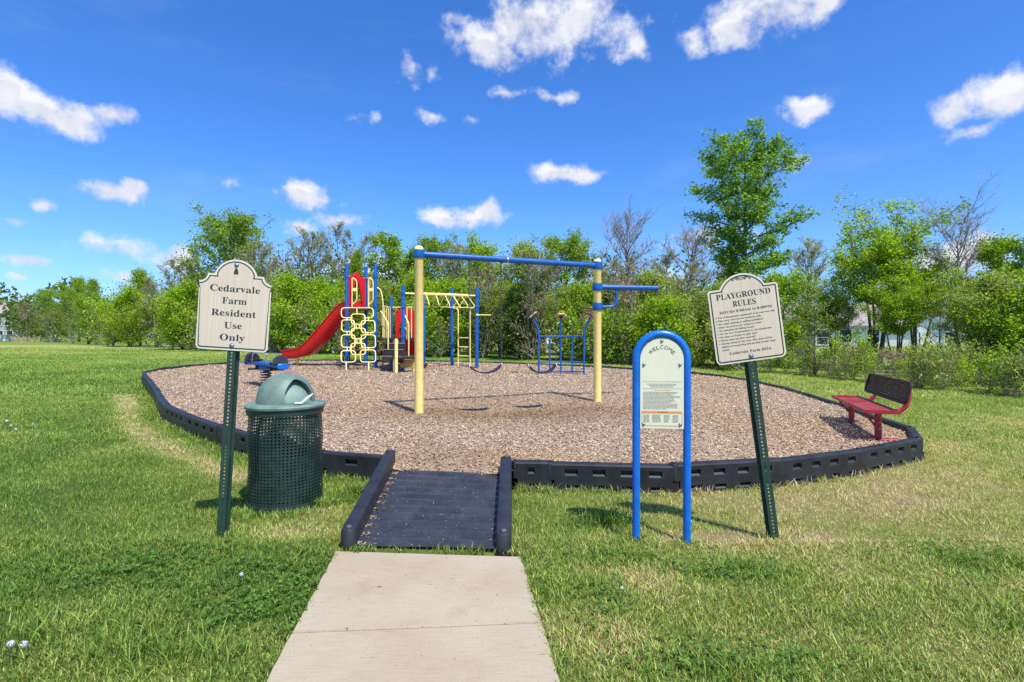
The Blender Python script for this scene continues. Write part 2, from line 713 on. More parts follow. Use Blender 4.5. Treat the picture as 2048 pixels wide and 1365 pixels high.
def text(name, s, width, height, cx, cz, y, mat, parent, left=False, thick=.0008):
    """Flat lettering in the x,z plane facing -y, scaled to width by cap height."""
    cu = bpy.data.curves.new('lettering', 'FONT')
    cu.body = s
    cu.size = 1
    cu.resolution_u = 2
    o = bpy.data.objects.new('lettering', cu)
    me = bpy.data.meshes.new_from_object(o)
    bpy.data.objects.remove(o)
    n = len(me.vertices)
    co = np.empty(n * 3, np.float32)
    me.vertices.foreach_get('co', co)
    co = co.reshape(-1, 3)
    x0, x1 = co[:, 0].min(), co[:, 0].max()
    sx = (width / (x1 - x0)) if width else height / .72
    sz = height / .72
    out = np.empty_like(co)
    out[:, 0] = (co[:, 0] - x0) * sx + cx if left else (co[:, 0] - (x0 + x1) / 2) * sx + cx
    out[:, 1] = y - co[:, 2] * thick * 2
    out[:, 2] = (co[:, 1] - .36) * sz + cz
    me.vertices.foreach_set('co', out.ravel())
    me.materials.clear()
    me.materials.append(M[mat])
    me.name = name
    return link(name, me, parent)


# ------------------------------------------------------------------ fields: ground height, dryness
def vnoise(x, y, s, seed):
    x, y = np.asarray(x, float) / s + seed * 17.3, np.asarray(y, float) / s - seed * 9.1
    xi, yi = np.floor(x).astype(np.int64), np.floor(y).astype(np.int64)
    fx, fy = x - xi, y - yi
    fx, fy = fx * fx * (3 - 2 * fx), fy * fy * (3 - 2 * fy)

    def h(i, j):
        k = (i * 374761393 + j * 668265263 + seed * 2147483647) & 0xFFFFFFFF
        k = ((k ^ (k >> 13)) * 1274126177) & 0xFFFFFFFF
        return ((k ^ (k >> 16)) & 0xFFFF) / 65535.0
    return (h(xi, yi) * (1 - fx) + h(xi + 1, yi) * fx) * (1 - fy) + (h(xi, yi + 1) * (1 - fx) + h(xi + 1, yi + 1) * fx) * fy


def fnoise(x, y, s, seed, oct=4):
    t, a, w = 0, 1, 0
    for o in range(oct):
        t = t + vnoise(x, y, s / 2 ** o, seed + o) * a
        w += a
        a *= .55
    return t / w


def slope(y):
    y = np.asarray(y, float)
    z = np.clip(y - 4.5, 0, 15) * .022 + np.clip(y - 19.5, 0, 22) * .0055
    return z


def zg(x, y):
    """Height of the lawn."""
    z = slope(y) - .02
    d = np.hypot(np.asarray(x, float), y)
    return z + (vnoise(x, y, 1.3, 3) - .5) * .02 * np.clip((d - 1) / 3, 0, 1)


def gpt(px, py, z=None):
    """The point of the plane at height z that the photo shows at px,py (metres, camera at the origin)."""
    z = 0 if z is None else z
    Y = FP * (CH - z) / (py - HY)
    return Vector(((px - CX) / FP * Y, Y, z))


def zpx(py, Y):
    return CH - (py - HY) * Y / FP


BORDER = [(0.02, 4.97), (.34, 4.96), (1.46, 4.86), (2.52, 5.06), (3.54, 5.45), (4.55, 5.98), (4.92, 6.58), (5.02, 7.28), (5.26, 8.45),
          (5.40, 9.62), (5.50, 10.8), (5.46, 12.0), (5.25, 13.2), (4.72, 14.3), (3.92, 15.2), (2.95, 15.95), (1.9, 16.6), (.82, 17.2),
          (-.32, 17.75), (-1.5, 18.2), (-2.7, 18.55), (-3.9, 18.8), (-5.1, 18.95), (-6.3, 19.0), (-7.5, 18.85), (-8.6, 18.4), (-9.45, 17.6),
          (-9.98, 16.55), (-10.18, 15.4), (-9.85, 14.25), (-9.15, 13.28), (-8.38, 12.3), (-7.62, 11.3), (-6.9, 10.36), (-6.2, 9.4), (-5.4, 8.36),
          (-4.59, 7.55), (-3.67, 6.72), (-2.8, 5.98), (-1.9, 5.36), (-1.24, 5.19)]
BP = np.array(BORDER)
BPOLY = np.array(BORDER + [(-1.12, 5.02), (-.10, 4.84)])


def inside(x, y, poly=BPOLY):
    x, y = np.asarray(x, float), np.asarray(y, float)
    r = np.zeros(x.shape, bool)
    n = len(poly)
    for i in range(n):
        x0, y0 = poly[i]
        x1, y1 = poly[(i + 1) % n]
        c = ((y0 > y) != (y1 > y))
        if y1 != y0:
            r ^= c & (x < (x1 - x0) * (y - y0) / (y1 - y0) + x0)
    return r


def edge_dist(x, y, poly=BPOLY, closed=True):
    """Distance to the outline and the nearest point on it."""
    x, y = np.asarray(x, float), np.asarray(y, float)
    if x.size > 20000:
        far = (x < -12.5) | (x > 7.5) | (y < 2.8) | (y > 21)
        best, bx, by = np.full(x.shape, 9.0), np.zeros(x.shape), np.zeros(x.shape)
        q = ~far
        xs, ys = x[q], y[q]
        parts_ = [edge_dist(xs[i:i + 19000], ys[i:i + 19000], poly, closed) for i in range(0, len(xs), 19000)]
        if parts_:
            best[q], bx[q], by[q] = (np.concatenate(c_) for c_ in zip(*parts_))
        return best, bx, by
    best = np.full(x.shape, 1e9)
    bx, by = np.zeros(x.shape), np.zeros(x.shape)
    n = len(poly)
    for i in range(n if closed else n - 1):
        a, b_ = poly[i], poly[(i + 1) % n]
        d = b_ - a
        t = np.clip(((x - a[0]) * d[0] + (y - a[1]) * d[1]) / (d @ d), 0, 1)
        qx, qy = a[0] + t * d[0], a[1] + t * d[1]
        dd = np.hypot(x - qx, y - qy)
        m_ = dd < best
        best = np.where(m_, dd, best)
        bx, by = np.where(m_, qx, bx), np.where(m_, qy, by)
    return best, bx, by


def zm(x, y):
    """Height of the mulch."""
    x, y = np.asarray(x, float), np.asarray(y, float)
    z = .175 + slope(y) + (fnoise(x, y, 1.4, 11, 3) - .5) * .05
    for (px_, py_, dep, rx, ry) in ((-.42, 8.45, .09, .55, .6), (.50, 8.85, .09, .55, .6), (2.0, 9.2, .05, .3, .35), (-5.28, 11.4, .04, .5, .5)):
        z = z - dep * np.exp(-((x - px_) / rx) ** 2 - ((y - py_) / ry) ** 2)
    # lower where the ramp comes in
    z = z - .078 * np.exp(-((x + .62) / .6) ** 2 - ((y - 5.0) / .35) ** 2)
    return z


def bumpf(x, y, cx_, cy_, rx, ry):
    return np.exp(-((x - cx_) / rx) ** 2 - ((y - cy_) / ry) ** 2)


def dryness(x, y):
    """0 lush green, 1 straw; patches like those on the lawn in the photo."""
    x, y = np.asarray(x, float), np.asarray(y, float)
    side = 1 / (1 + np.exp(-(x - .3) * 2.2))
    d = .24 + .31 * side * np.clip(1.2 - y / 30, .4, 1)
    d = d + (fnoise(x, y, .9, 21, 4) - .5) * .55 + (fnoise(x, y, .22, 71, 2) - .5) * .35 + (fnoise(x, y, 5, 31, 2) - .5) * .3
    ed, _, _ = edge_dist(x, y)
    front = (y < 9)
    d = d + np.where(x > 0, .16, .0) * np.exp(-((ed - .35) / .5) ** 2) * front
    strip = np.exp(-((ed - .5) / .15) ** 2) * ((x < -2.6) & (y < 11.5))
    d = d + .95 * strip * (.4 + .9 * vnoise(x, y, .5, 41))
    d = d + .5 * bumpf(x, y, -1.6, 3.85, .45, .18) + .5 * bumpf(x, y, 1.95, 3.75, .45, .16) + .45 * bumpf(x, y, 1.3, 3.75, .35, .13)
    d = d + .4 * bumpf(x, y, -1.5, 4.25, .5, .2) + .3 * bumpf(x, y, .35, 2.6, .25, .35) + .35 * bumpf(x, y, .75, 3.1, .3, .2)
    d = d + .5 * bumpf(x, y, -1.25, 2.55, .18, .15) + .2 * bumpf(x, y, 3.2, 4.6, 1.2, .5)
    d = d + .62 * np.exp(-((y - 41 + .12 * x + 3 * (vnoise(x, y, 9, 51) - .5)) / 6.5) ** 2) * (x < 4)
    d = d + .25 * np.exp(-((y - 29 + .1 * x) / 2.2) ** 2) * (x < -4)
    clover = cloverness(x, y)
    return np.clip(d - .3 * clover, 0, 1)


def cloverness(x, y):
    c = bumpf(x, y, -1.28, 2.85, .38, .42) + .8 * bumpf(x, y, -2.3, 3.3, .8, .35) + .9 * bumpf(x, y, .72, 3.4, .3, .12) + .9 * bumpf(x, y, .45, 2.85, .18, .22) \
        + .8 * bumpf(x, y, 1.3, 3.2, .4, .14) + .9 * bumpf(x, y, .75, 4.05, .3, .14) + .7 * bumpf(x, y, 1.0, 2.3, .5, .18) + .6 * bumpf(x, y, 3.0, 3.4, .5, .3) \
        + .6 * bumpf(x, y, -1.45, 4.6, .25, .15)
    return np.clip(c * (.5 + 1.0 * vnoise(x, y, .22, 61)), 0, 1)


G_DARK = np.array((.105, .190, .030))
G_MID = np.array((.235, .345, .055))
G_YEL = np.array((.365, .405, .092))
G_STR = np.array((.57, .46, .235))


def grass_col(dry, rnd):
    """Colour for one blade from dryness and a random number."""
    q = np.clip(dry + (rnd - .5) * .75, 0, 1)[:, None]
    a = G_DARK + (G_MID - G_DARK) * np.clip(q / .3, 0, 1)
    b_ = G_MID + (G_YEL - G_MID) * np.clip((q - .3) / .3, 0, 1)
    c_ = G_YEL + (G_STR - G_YEL) * np.clip((q - .6) / .35, 0, 1)
    return np.where(q < .3, a, np.where(q < .6, b_, c_))


# path outline
PDIR = np.array((-.1146, 1.0))


def path_x(y):
    return -1.157 - .1146 * (y - 3.5), .046 - .1146 * (y - 3.5)


# ------------------------------------------------------------------ lawn
def axis(lo, hi, near, n, c=0.0):
    t_ = np.linspace(-1, 1, n)
    k = 5.2
    g_ = np.sinh(t_ * k) / math.sinh(k)
    return np.where(g_ < 0, c + g_ * (c - lo), c + g_ * (hi - c))


gx = axis(-420, 420, 0, 251)
gy = axis(-60, 620, 0, 281, 4.0)
X, Y = np.meshgrid(gx, gy, indexing='ij')
Z = zg(X, Y)
px0, px1 = path_x(Y)
on_path = (X > px0 + .03) & (X < px1 - .03) & (Y < 3.5)
Z = np.where(on_path, Z - .06, Z)
Z = np.where(inside(X, Y), Z - .03, Z)
ni, nj = X.shape
idx = np.arange(ni * nj).reshape(ni, nj)
fq = np.stack([idx[:-1, :-1], idx[1:, :-1], idx[1:, 1:], idx[:-1, 1:]], -1).reshape(-1, 4)
dr = dryness(X.ravel(), Y.ravel())
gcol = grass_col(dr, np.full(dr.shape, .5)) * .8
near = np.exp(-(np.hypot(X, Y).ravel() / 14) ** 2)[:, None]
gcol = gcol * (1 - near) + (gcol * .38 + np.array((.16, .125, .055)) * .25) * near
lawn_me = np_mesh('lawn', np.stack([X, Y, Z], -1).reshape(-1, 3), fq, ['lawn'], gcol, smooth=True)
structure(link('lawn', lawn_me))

# ------------------------------------------------------------------ concrete path of slabs
path = bpy.data.objects.new('path', None)
COL.objects.link(path)
structure(path)
cuts = [(3.49, 3.40), (2.529, 2.62), (1.27, 1.38), (.0, .13), (-1.25, -1.12), (-2.5, -2.37), (-3.75, -3.62), (-5, -4.87)]
for i in range(len(cuts) - 1):
    (al, ar), (bl, br) = cuts[i], cuts[i + 1]
    g = .007
    pl = [(path_x(bl)[0], bl + g), (path_x(br)[1], br + g), (path_x(ar)[1], ar - g), (path_x(al)[0], al - g)]
    # edges a little uneven
    bm = bmesh.new()
    n = 14
    ring = []
    for e in range(4):
        p, q = Vector((*pl[e], 0)), Vector((*pl[(e + 1) % 4], 0))
        for k in range(n):
            v = p.lerp(q, k / n)
            if e in (1, 3):
                v.x += (vnoise(v.x * 3, v.y, .07, 5 + e) - .5) * .012
            ring.append(v)
    top = [bm.verts.new((v.x, v.y, 0)) for v in ring]
    cen = sum(ring, Vector()) / len(ring)
    low = [bm.verts.new((v.x, v.y, -.008)) for v in ring]
    for k, v in enumerate(top):
        dv = cen - ring[k]
        v.co += Vector((dv.x, dv.y, 0)).normalized() * .006
    bot = [bm.verts.new((v.x, v.y, -.11)) for v in ring]
    bm.faces.new(top)
    for k in range(len(ring)):
        j = (k + 1) % len(ring)
        bm.faces.new((top[k], low[k], low[j], top[j]))
        bm.faces.new((low[k], bot[k], bot[j], low[j]))
    me = bpy.data.meshes.new('slab')
    bm.to_mesh(me)
    bm.free()
    me.materials.append(M['concrete'])
    link('slab', me, path)

# ------------------------------------------------------------------ mulch bed
cs = .12
mx_ = np.arange(-10.6, 5.9, cs)
my_ = np.arange(4.5, 19.4, cs)
X, Y = np.meshgrid(mx_, my_, indexing='ij')
ins = inside(X, Y)
_, bx, by = edge_dist(X, Y)
X, Y = np.where(ins, X, bx), np.where(ins, Y, by)
ni, nj = X.shape
idx = np.arange(ni * nj).reshape(ni, nj)
fq = np.stack([idx[:-1, :-1], idx[1:, :-1], idx[1:, 1:], idx[:-1, 1:]], -1).reshape(-1, 4)
keep = ins.ravel()[fq].any(1)
fq = fq[keep]
used = np.unique(fq)
remap = np.zeros(ni * nj, int)
remap[used] = np.arange(len(used))
v = np.stack([X, Y, zm(X, Y)], -1).reshape(-1, 3)[used]
structure(link('mulch_bed', np_mesh('mulch_bed', v, remap[fq], ['mulch'], smooth=True)))


# wood chips lying on the bed
def chips(n, ylo, yhi, smin, smax, seed):
    r = np.random.default_rng(seed)
    x, y = r.uniform(-10.3, 5.6, n * 3), r.uniform(ylo, yhi, n * 3)
    m_ = inside(x, y) & (np.abs(x + 1.5) < y * 1.15 + 3)
    x, y = x[m_][:n], y[m_][:n]
    n = len(x)
    z = zm(x, y) + r.uniform(.0, .018, n)
    yaw, tilt = r.uniform(0, 2 * np.pi, n), r.normal(0, .35, n)
    L, Wd = smin + (smax - smin) * r.random(n) ** 1.8, r.uniform(.16, .45, n)
    t_ = np.stack([np.cos(yaw) * np.cos(tilt), np.sin(yaw) * np.cos(tilt), np.sin(tilt)], -1)
    roll = r.normal(0, .4, n)
    b_ = np.stack([-np.sin(yaw) * np.cos(roll), np.cos(yaw) * np.cos(roll), np.sin(roll)], -1)
    c_ = np.stack([x, y, z], -1)
    tl, bw = t_ * (L / 2)[:, None], b_ * (L * Wd / 2)[:, None]
    vs = np.stack([c_ - tl - bw * .6, c_ + tl - bw, c_ + tl * .8 + bw, c_ - tl + bw], 1).reshape(-1, 3)
    fs = np.arange(n * 4).reshape(-1, 4)
    tone = r.random(n)
    fresh = np.clip((fnoise(x, y, 1.8, 77, 3) - .46) * 5, 0, 1)
    grey = np.array((.49, .375, .27)) * (.60 + .75 * tone)[:, None]
    tan_ = np.array((.51, .36, .215)) * (.62 + .7 * tone)[:, None]
    w = np.clip(fresh + r.normal(0, .3, n), 0, 1)[:, None]
    cc = grey * (1 - w) + tan_ * w
    worn = np.clip(bumpf(x, y, .0, 8.3, 2.0, 1.15) * 1.6 + bumpf(x, y, -4.2, 15.6, 1.6, .6) + bumpf(x, y, -7.0, 17.0, .7, .5) + .8 * bumpf(x, y, -.6, 5.3, .7, .4) - .25 * r.random(n), 0, 1)[:, None]
    cc = cc * (1 - worn) + np.array((.31, .20, .105)) * (.6 + .7 * tone)[:, None] * worn
    dark = (r.random(n) < .12)[:, None]
    cc = np.where(dark, cc * .4, cc)
    return vs, fs, np.repeat(cc, 4, 0)


def strays():
    """Chips carried onto the ramp, along its kerbs and onto the path."""
    r = np.random.default_rng(12)
    u = r.random(900)
    left = np.arange(900) < 520
    right = (np.arange(900) >= 520) & (np.arange(900) < 700)
    y = np.where(left | right, 3.55 + 1.5 * u, np.where(u < .6, 3.5 + r.random(900) * 1.5, 2.3 + r.random(900) * 1.2))
    k = (y - 3.5) / 1.6
    xl, xr = -1.04 - .10 * k, -.11
    x = np.where(left, xl + np.abs(r.normal(0, .035, 900)), np.where(right, xr - np.abs(r.normal(0, .02, 900)), xl + (xr - xl) * r.random(900)))
    z = np.where(y > 3.55, .014 + .077 * (y - 3.55), .003)
    c_ = np.stack([x, y, z + r.uniform(0, .006, 900)], -1)
    yaw = r.uniform(0, 6.28, 900)
    L = r.uniform(.006, .026, 900)
    t_ = np.stack([np.cos(yaw), np.sin(yaw), r.normal(.05, .12, 900)], -1) * (L / 2)[:, None]
    b_ = np.stack([-np.sin(yaw), np.cos(yaw), r.normal(0, .2, 900)], -1) * (L * .16)[:, None]
    few = left | right | (np.arange(900) % 9 == 0)
    few &= (y > 3.55) | (np.arange(900) % 4 == 0)
    vs = np.stack([c_ - t_ - b_, c_ + t_ - b_, c_ + t_ + b_, c_ - t_ + b_], 1)[few].reshape(-1, 3)
    cc = np.array((.42, .31, .20)) * r.uniform(.4, 1.3, (900, 1))
    return vs, np.arange(len(vs)).reshape(-1, 4), np.repeat(cc[few], 4, 0)


parts = [chips(120000, 4.7, 8.5, .010, .040, 1), chips(80000, 8.5, 13, .014, .048, 2), chips(45000, 13, 19, .02, .065, 3), strays()]
vs, fs, cc, o_ = [], [], [], 0
for a_, b_, c_ in parts:
    vs.append(a_)
    fs.append(b_ + o_)
    cc.append(c_)
    o_ += len(a_)
stuff(link('wood_chips', np_mesh('wood_chips', np.concatenate(vs), np.concatenate(fs), ['wood_chip'], np.concatenate(cc))), 'tan and grey wood chip mulch covering the play area', 'mulch')


# ------------------------------------------------------------------ plastic border of the play area
def timber_mesh(L=1.2, cols=(.16, .43, .70, .97), pw_=.125):
    """One interlocking black plastic timber, 1.2 m long, with pockets along both sides."""
    b = MB()
    T = .05

    def pocketed(x0, x1, z0, z1, holes, y, sgn, dep=.034):
        xs = sorted({x0, x1, *[h[0] for h in holes], *[h[1] for h in holes]})
        hz = (holes[0][2], holes[0][3]) if holes else None
        zs = [z0, *hz, z1] if hz else [z0, z1]
        for i in range(len(xs) - 1):
            for j in range(len(zs) - 1):
                is_h = any(abs(h[0] - xs[i]) < 1e-6 and j == 1 for h in holes)
                a, c, d, e = (xs[i], zs[j]), (xs[i + 1], zs[j]), (xs[i + 1], zs[j + 1]), (xs[i], zs[j + 1])
                if not is_h:
                    q = [(a[0], y, a[1]), (c[0], y, c[1]), (d[0], y, d[1]), (e[0], y, e[1])]
                    b.add(q, [(0, 1, 2, 3) if sgn < 0 else (3, 2, 1, 0)])
                else:
                    s = .012
                    yi = y - sgn * dep
                    o4 = [(a[0], y, a[1]), (c[0], y, c[1]), (d[0], y, d[1]), (e[0], y, e[1])]
                    i4 = [(a[0] + s, yi, a[1] + .026), (c[0] - s, yi, c[1] + .026), (d[0] - s, yi, d[1] - .004), (e[0] + s, yi, e[1] - .004)]
                    fs = [(k, (k + 1) % 4, (k + 1) % 4 + 4, k + 4) for k in range(4)] + [(4, 5, 6, 7)]
                    if sgn > 0:
                        fs = [tuple(reversed(f)) for f in fs]
                    b.add(o4 + i4, fs)
    up = [(x, x + pw_, .140, .20) for x in cols]
    lo = [(x + .02, x + .02 + pw_, .012, .055) for x in cols]
    zt = .252
    ch = .018
    for sgn in (-1, 1):
        y = sgn * T
        pocketed(.004, L - .004, .098, zt - ch, up, y, sgn)
        pocketed(.06, L + .055, -.08, .0975, [(h[0], h[1], .012, .055) for h in lo], y * .985, sgn)
    # rounded top
    prof = [(-T, zt - ch), (-T + ch * .35, zt - ch * .3), (-T + ch, zt), (T - ch, zt), (T - ch * .35, zt - ch * .3), (T, zt - ch)]
    k = len(prof)
    vs = [(.004, y, z) for y, z in prof] + [(L - .004, y, z) for y, z in prof]
    b.add(vs, [(i, i + 1, i + 1 + k, i + k) for i in range(k - 1)])
    # ends and underside of the upper half, lid of the lower tab
    for x, rev in ((.004, False), (L - .004, True)):
        e = [(x, -T, .098), (x, -T, zt - ch), (x, T, zt - ch), (x, T, .098)]
        b.add(e, [(3, 2, 1, 0) if not rev else (0, 1, 2, 3)])
        e2 = [(x, y, z) for y, z in prof]
        b.add(e2, [tuple(range(k)) if rev else tuple(range(k))[::-1]])
    T2 = T * .985
    b.add([(.004, -T, .098), (L - .004, -T, .098), (L - .004, T, .098), (.004, T, .098)], [(3, 2, 1, 0)])
    b.add([(.06, -T2, .0975), (L + .055, -T2, .0975), (L + .055, T2, .0975), (.06, T2, .0975)], [(0, 1, 2, 3)])
    for x in (.06, L + .055):
        b.add([(x, -T2, -.08), (x, T2, -.08), (x, T2, .0975), (x, -T2, .0975)], [(0, 1, 2, 3)])
    # round knuckle at the joint with the head of its stake
    b.lathe([(.052, .10), (.052, zt - .008), (.046, zt + .001)], 14, (.012, 0, 0))
    b.lathe([(.020, zt), (.020, zt + .008), (.012, zt + .013), (.0005, zt + .014)], 10, (.012, 0, 0))
    return b


border = thing('play_area_border', 'low black plastic border of slotted timbers around the mulch', 'border', (0, 5, 0))
tm = timber_mesh().build('border_timber', 'black_plastic', border)
first = True
for i in range(len(BORDER) - 1):
    a = Vector((*BORDER[i], 0))
    c = Vector((*BORDER[i + 1], 0))
    a.z, c.z = float(slope(a.y)) - .025, float(slope(c.y)) - .025
    d = c - a
    if d.length < .2:
        continue
    short = d.length < .9
    if short:
        o = timber_mesh(.6, (.24,), .12).build('border_timber', 'black_plastic', border)
    else:
        o = tm if first else tm.copy()
        if not first:
            COL.objects.link(o)
        first = False
    o.parent = border
    yaw = math.atan2(d.y, d.x)
    pit = -math.atan2(d.z, math.hypot(d.x, d.y))
    j = random.Random(i)
    o.location = (a.x, a.y - 5, a.z + j.uniform(-.006, .008))
    o.rotation_euler = (R(j.uniform(-2.0, 2.0)), pit, yaw)
    o.scale = (d.length / (.6 if short else 1.2), 1, 1)

# ------------------------------------------------------------------ black plastic ramp into the play area
rp = thing('access_ramp', 'ribbed black plastic ramp with raised kerbs at the end of the path', 'ramp', (-.6, 3.5, 0))
# deck
A, B_, C_, D_ = Vector((-.44, .06, .006)), Vector((.52, .0, .006)), Vector((.49, 1.43, .125)), Vector((-.55, 1.62, .125))
b = MB()
nr = 11
rows = []
for i in range(nr * 8 + 1):
    u = i / (nr * 8)
    p, q = A.lerp(D_, u), B_.lerp(C_, u)
    zz = (0, .004, .013, .015, .015, .015, .013, .004)[i % 8]
    rows.append((p + Vector((0, 0, zz)), q + Vector((0, 0, zz))))
n = 12
vs = [r[0].lerp(r[1], k / n) + Vector((0, 0, .006 * (vnoise(r[0].y * 2, k * .4, 1, 9) - .5))) for r in rows for k in range(n + 1)]
fs = [(i * (n + 1) + k, i * (n + 1) + k + 1, (i + 1) * (n + 1) + k + 1, (i + 1) * (n + 1) + k) for i in range(len(rows) - 1) for k in range(n)]
b.add(vs, fs)
b.build('ramp_deck', 'ramp_plastic', rp, angle=30)


def kerb(p0, p1, h0, h1, w):
    b = MB()
    p0, p1 = Vector(p0), Vector(p1)
    d = (p1 - p0).normalized()
    s = Vector((d.y, -d.x, 0))
    prof = [(-1, -.12), (-1, .88), (-.85, .97), (-.6, 1), (.6, 1), (.85, .97), (1, .88), (1, -.12)]
    vs, fs = [], []
    nn_ = 8
    for i in range(nn_ + 1):
        u = i / nn_
        p = p0.lerp(p1, u)
        h = h0 + (h1 - h0) * u
        for a_, z in prof:
            vs.append(p + s * a_ * w / 2 + Vector((0, 0, z * h)))
    k = len(prof)
    for i in range(nn_):
        for j in range(k - 1):
            fs.append((i * k + j, i * k + j + 1, (i + 1) * k + j + 1, (i + 1) * k + j))
    fs.append(tuple(range(k))[::-1])
    fs.append(tuple(nn_ * k + j for j in range(k)))
    b.add(vs, fs)
    b.lathe([(w / 2, -.05), (w / 2, h0 * .88), (w / 2 * .85, h0)], 16, p0)
    b.lathe([(w / 2, -.05), (w / 2, h1 * .92), (w / 2 * .85, h1)], 16, p1)
    k_ = b.build('kerb', 'black_plastic', rp)
    for p, h in ((p0, h0), (p1, h1)):
        bb = MB().lathe([(.022, 0), (.022, .012), (.012, .02), (.001, .021)], 12)
        bb.build('bolt_head', 'chain_metal', k_, loc=(p.x, p.y, h - .002))
    return k_


kerb((-.49, .06, 0), (-.59, 1.69, 0), .125, .285, .105)
kerb((.545, .015, 0), (.545, 1.47, 0), .115, .275, .105)


# ------------------------------------------------------------------ houses behind the trees
def house(label, x0, x1, y, depth, eave, ridge, wall, roofm, z0, wins, gable_front=False, garage=None):
    cx_ = (x0 + x1) / 2
    h = thing('house', label, 'house', (cx_, y, z0), -math.atan2(cx_, y))
    w = (x1 - x0) / 2 * math.cos(math.atan2(cx_, y))
    b = MB()
    if gable_front:
        poly = [(-w, -.3), (w, -.3), (w, eave), (0, ridge - .12), (-w, eave)]
        b.plate(poly, 0, depth)
    else:
        b.plate([(-w, -.3), (w, -.3), (w, eave), (-w, eave)], 0, depth)
        for s in (-1, 1):
            b.add([(s * w, 0, eave), (s * w, depth, eave), (s * w, depth / 2, ridge - .1)], [(0, 1, 2)])
    b.build('wall', wall, h, smooth=False)
    r = MB()
    ov = .35
    if gable_front:
        for s in (-1, 1):
            d = Vector((s * (w + ov), 0, eave - (ridge - eave) * ov / w))
            vs = [(0, -ov, ridge), (d.x, -ov, d.z), (d.x, depth + ov, d.z), (0, depth + ov, ridge)]
            vs2 = [(p[0], p[1], p[2] + .16) for p in vs]
            r.add(vs + vs2, [(0, 1, 2, 3), (4, 7, 6, 5), (0, 4, 5, 1), (1, 5, 6, 2), (2, 6, 7, 3), (3, 7, 4, 0)])
    else:
        for s in (-1, 1):
            yy = depth / 2 + s * (depth / 2 + ov)
            zz = eave - (ridge - eave) * ov / (depth / 2)
            vs = [(-w - ov, depth / 2, ridge), (w + ov, depth / 2, ridge), (w + ov, yy, zz), (-w - ov, yy, zz)]
            vs2 = [(p[0], p[1], p[2] + .16) for p in vs]
            r.add(vs + vs2, [(0, 1, 2, 3), (4, 7, 6, 5), (0, 4, 5, 1), (1, 5, 6, 2), (2, 6, 7, 3), (3, 7, 4, 0)])
    r.build('roof', roofm, h, smooth=False)
    for (wx, wz, ww, wh) in wins:
        f = MB()
        for (bx_, bz_, sx_, sz_) in ((0, wh / 2 + .05, ww + .2, .1), (0, -wh / 2 - .05, ww + .2, .1), (-ww / 2 - .05, 0, .1, wh), (ww / 2 + .05, 0, .1, wh)):
            f.box((bx_, -.03, bz_), (sx_, .07, sz_))
        fo = f.build('window', 'trim_white', h, smooth=False, loc=(wx, 0, wz))
        MB().box((0, -.004, 0), (ww, .02, wh)).build('pane', 'window_glass', fo, smooth=False)
        MB().box((0, -.02, 0), (ww, .02, .06)).build('sash_bar', 'trim_white', fo, smooth=False)
    if garage:
        gx_, gw_, gh_ = garage
        MB().box((gx_, -.03, gh_ / 2), (gw_, .08, gh_)).build('door', 'trim_white', h, smooth=False)
    return h


def hx(px, Yd):
    return (px - CX) / FP * Yd


ZF = .43
house('two storey grey sided house with hipped roof edge at far left', hx(-95, 88), hx(14, 88), 88, 9, 4.9, 7.0, 'siding_grey', 'roof_shingle', ZF - .2,
      [(3.4, 3.6, .7, 1.5), (2.2, 3.6, .7, 1.5), (3.6, 1.2, .7, 1.5), (2.4, 1.2, .7, 1.5), (.2, 3.6, .8, 1.5), (.2, 1.2, .8, 1.5)])
house('blue grey sided house glimpsed behind the rules sign', hx(1560, 46), hx(1665, 46), 46, 8, 2.6, 4.4, 'siding_blue', 'roof_shingle', ZF - .6,
      [(-1.0, 1.4, .8, 1.2), (1.2, 1.4, .8, 1.2)])
house('long low white house seen through the trees above the bench', hx(1662, 50), hx(1800, 52), 50, 9, 2.5, 4.6, 'siding_white', 'roof_shingle', ZF - .6,
      [(-2.2, 1.5, .9, 1.2), (0.0, 1.5, .9, 1.2)], garage=(2.3, 2.2, 2.1))
house('white gabled house with grey roof right of the bench', hx(1800, 58), hx(1925, 58), 58, 10, 2.3, 4.3, 'siding_white', 'roof_shingle', ZF - .6,
      [(-1.4, 1.3, .9, 1.2), (1.6, 1.3, .9, 1.2)], gable_front=True)
house('white house glimpsed through leaves beyond the blue climber', hx(940, 62), hx(1130, 62), 62, 9, 3.2, 5.2, 'siding_white', 'roof_shingle', ZF - .4,
      [(-3.4, 1.5, .9, 1.3), (-.6, 1.5, .9, 1.3), (2.6, 1.5, .9, 1.3)])

# small white deck and pale rail fence by the left house
tl = thing('porch', 'small white boxed porch beside the grey house at far left', 'porch', (hx(15, 84), 84, ZF - .2))
MB().box((0, 0, .75), (1.0, 1.6, .9)).build('panel', 'trim_white', tl, smooth=False)
for x in (-.4, .4):
    for y in (-.7, .7):
        MB().box((x, y, .15), (.12, .12, .5)).build('leg', 'fence_wood', tl, smooth=False)
MB().box((0, 0, 1.24), (1.1, 1.7, .06)).build('top_rail', 'trim_white', tl, smooth=False)
fe = thing('rail_fence', 'low brown wooden rail fence at the far left edge of the lawn', 'fence', (hx(70, 76), 76, ZF - .1))
for k in range(9):
    MB().box((-3.2 + k * .8, 0, .35), (.12, .12, .95 if k % 3 else 1.2)).build('post', 'fence_wood', fe, smooth=False)
for k, z in enumerate((.15, .42, .66)):
    MB().box((0, -.08, z), (6.5, .05, .16)).build('rail', 'fence_wood', fe, smooth=False)
pl_ = thing('plank_stack', 'stack of grey weathered planks at the end of the rail fence', 'planks', (hx(107, 74), 74, ZF - .05))
for k in range(4):
    MB().box((random.uniform(-.1, .1), 0, .06 + k * .13), (1.7, .5, .11), Matrix.Rotation(R(random.uniform(-4, 4)), 3, 'Z')).build('plank', 'grey_wood', pl_, smooth=False)


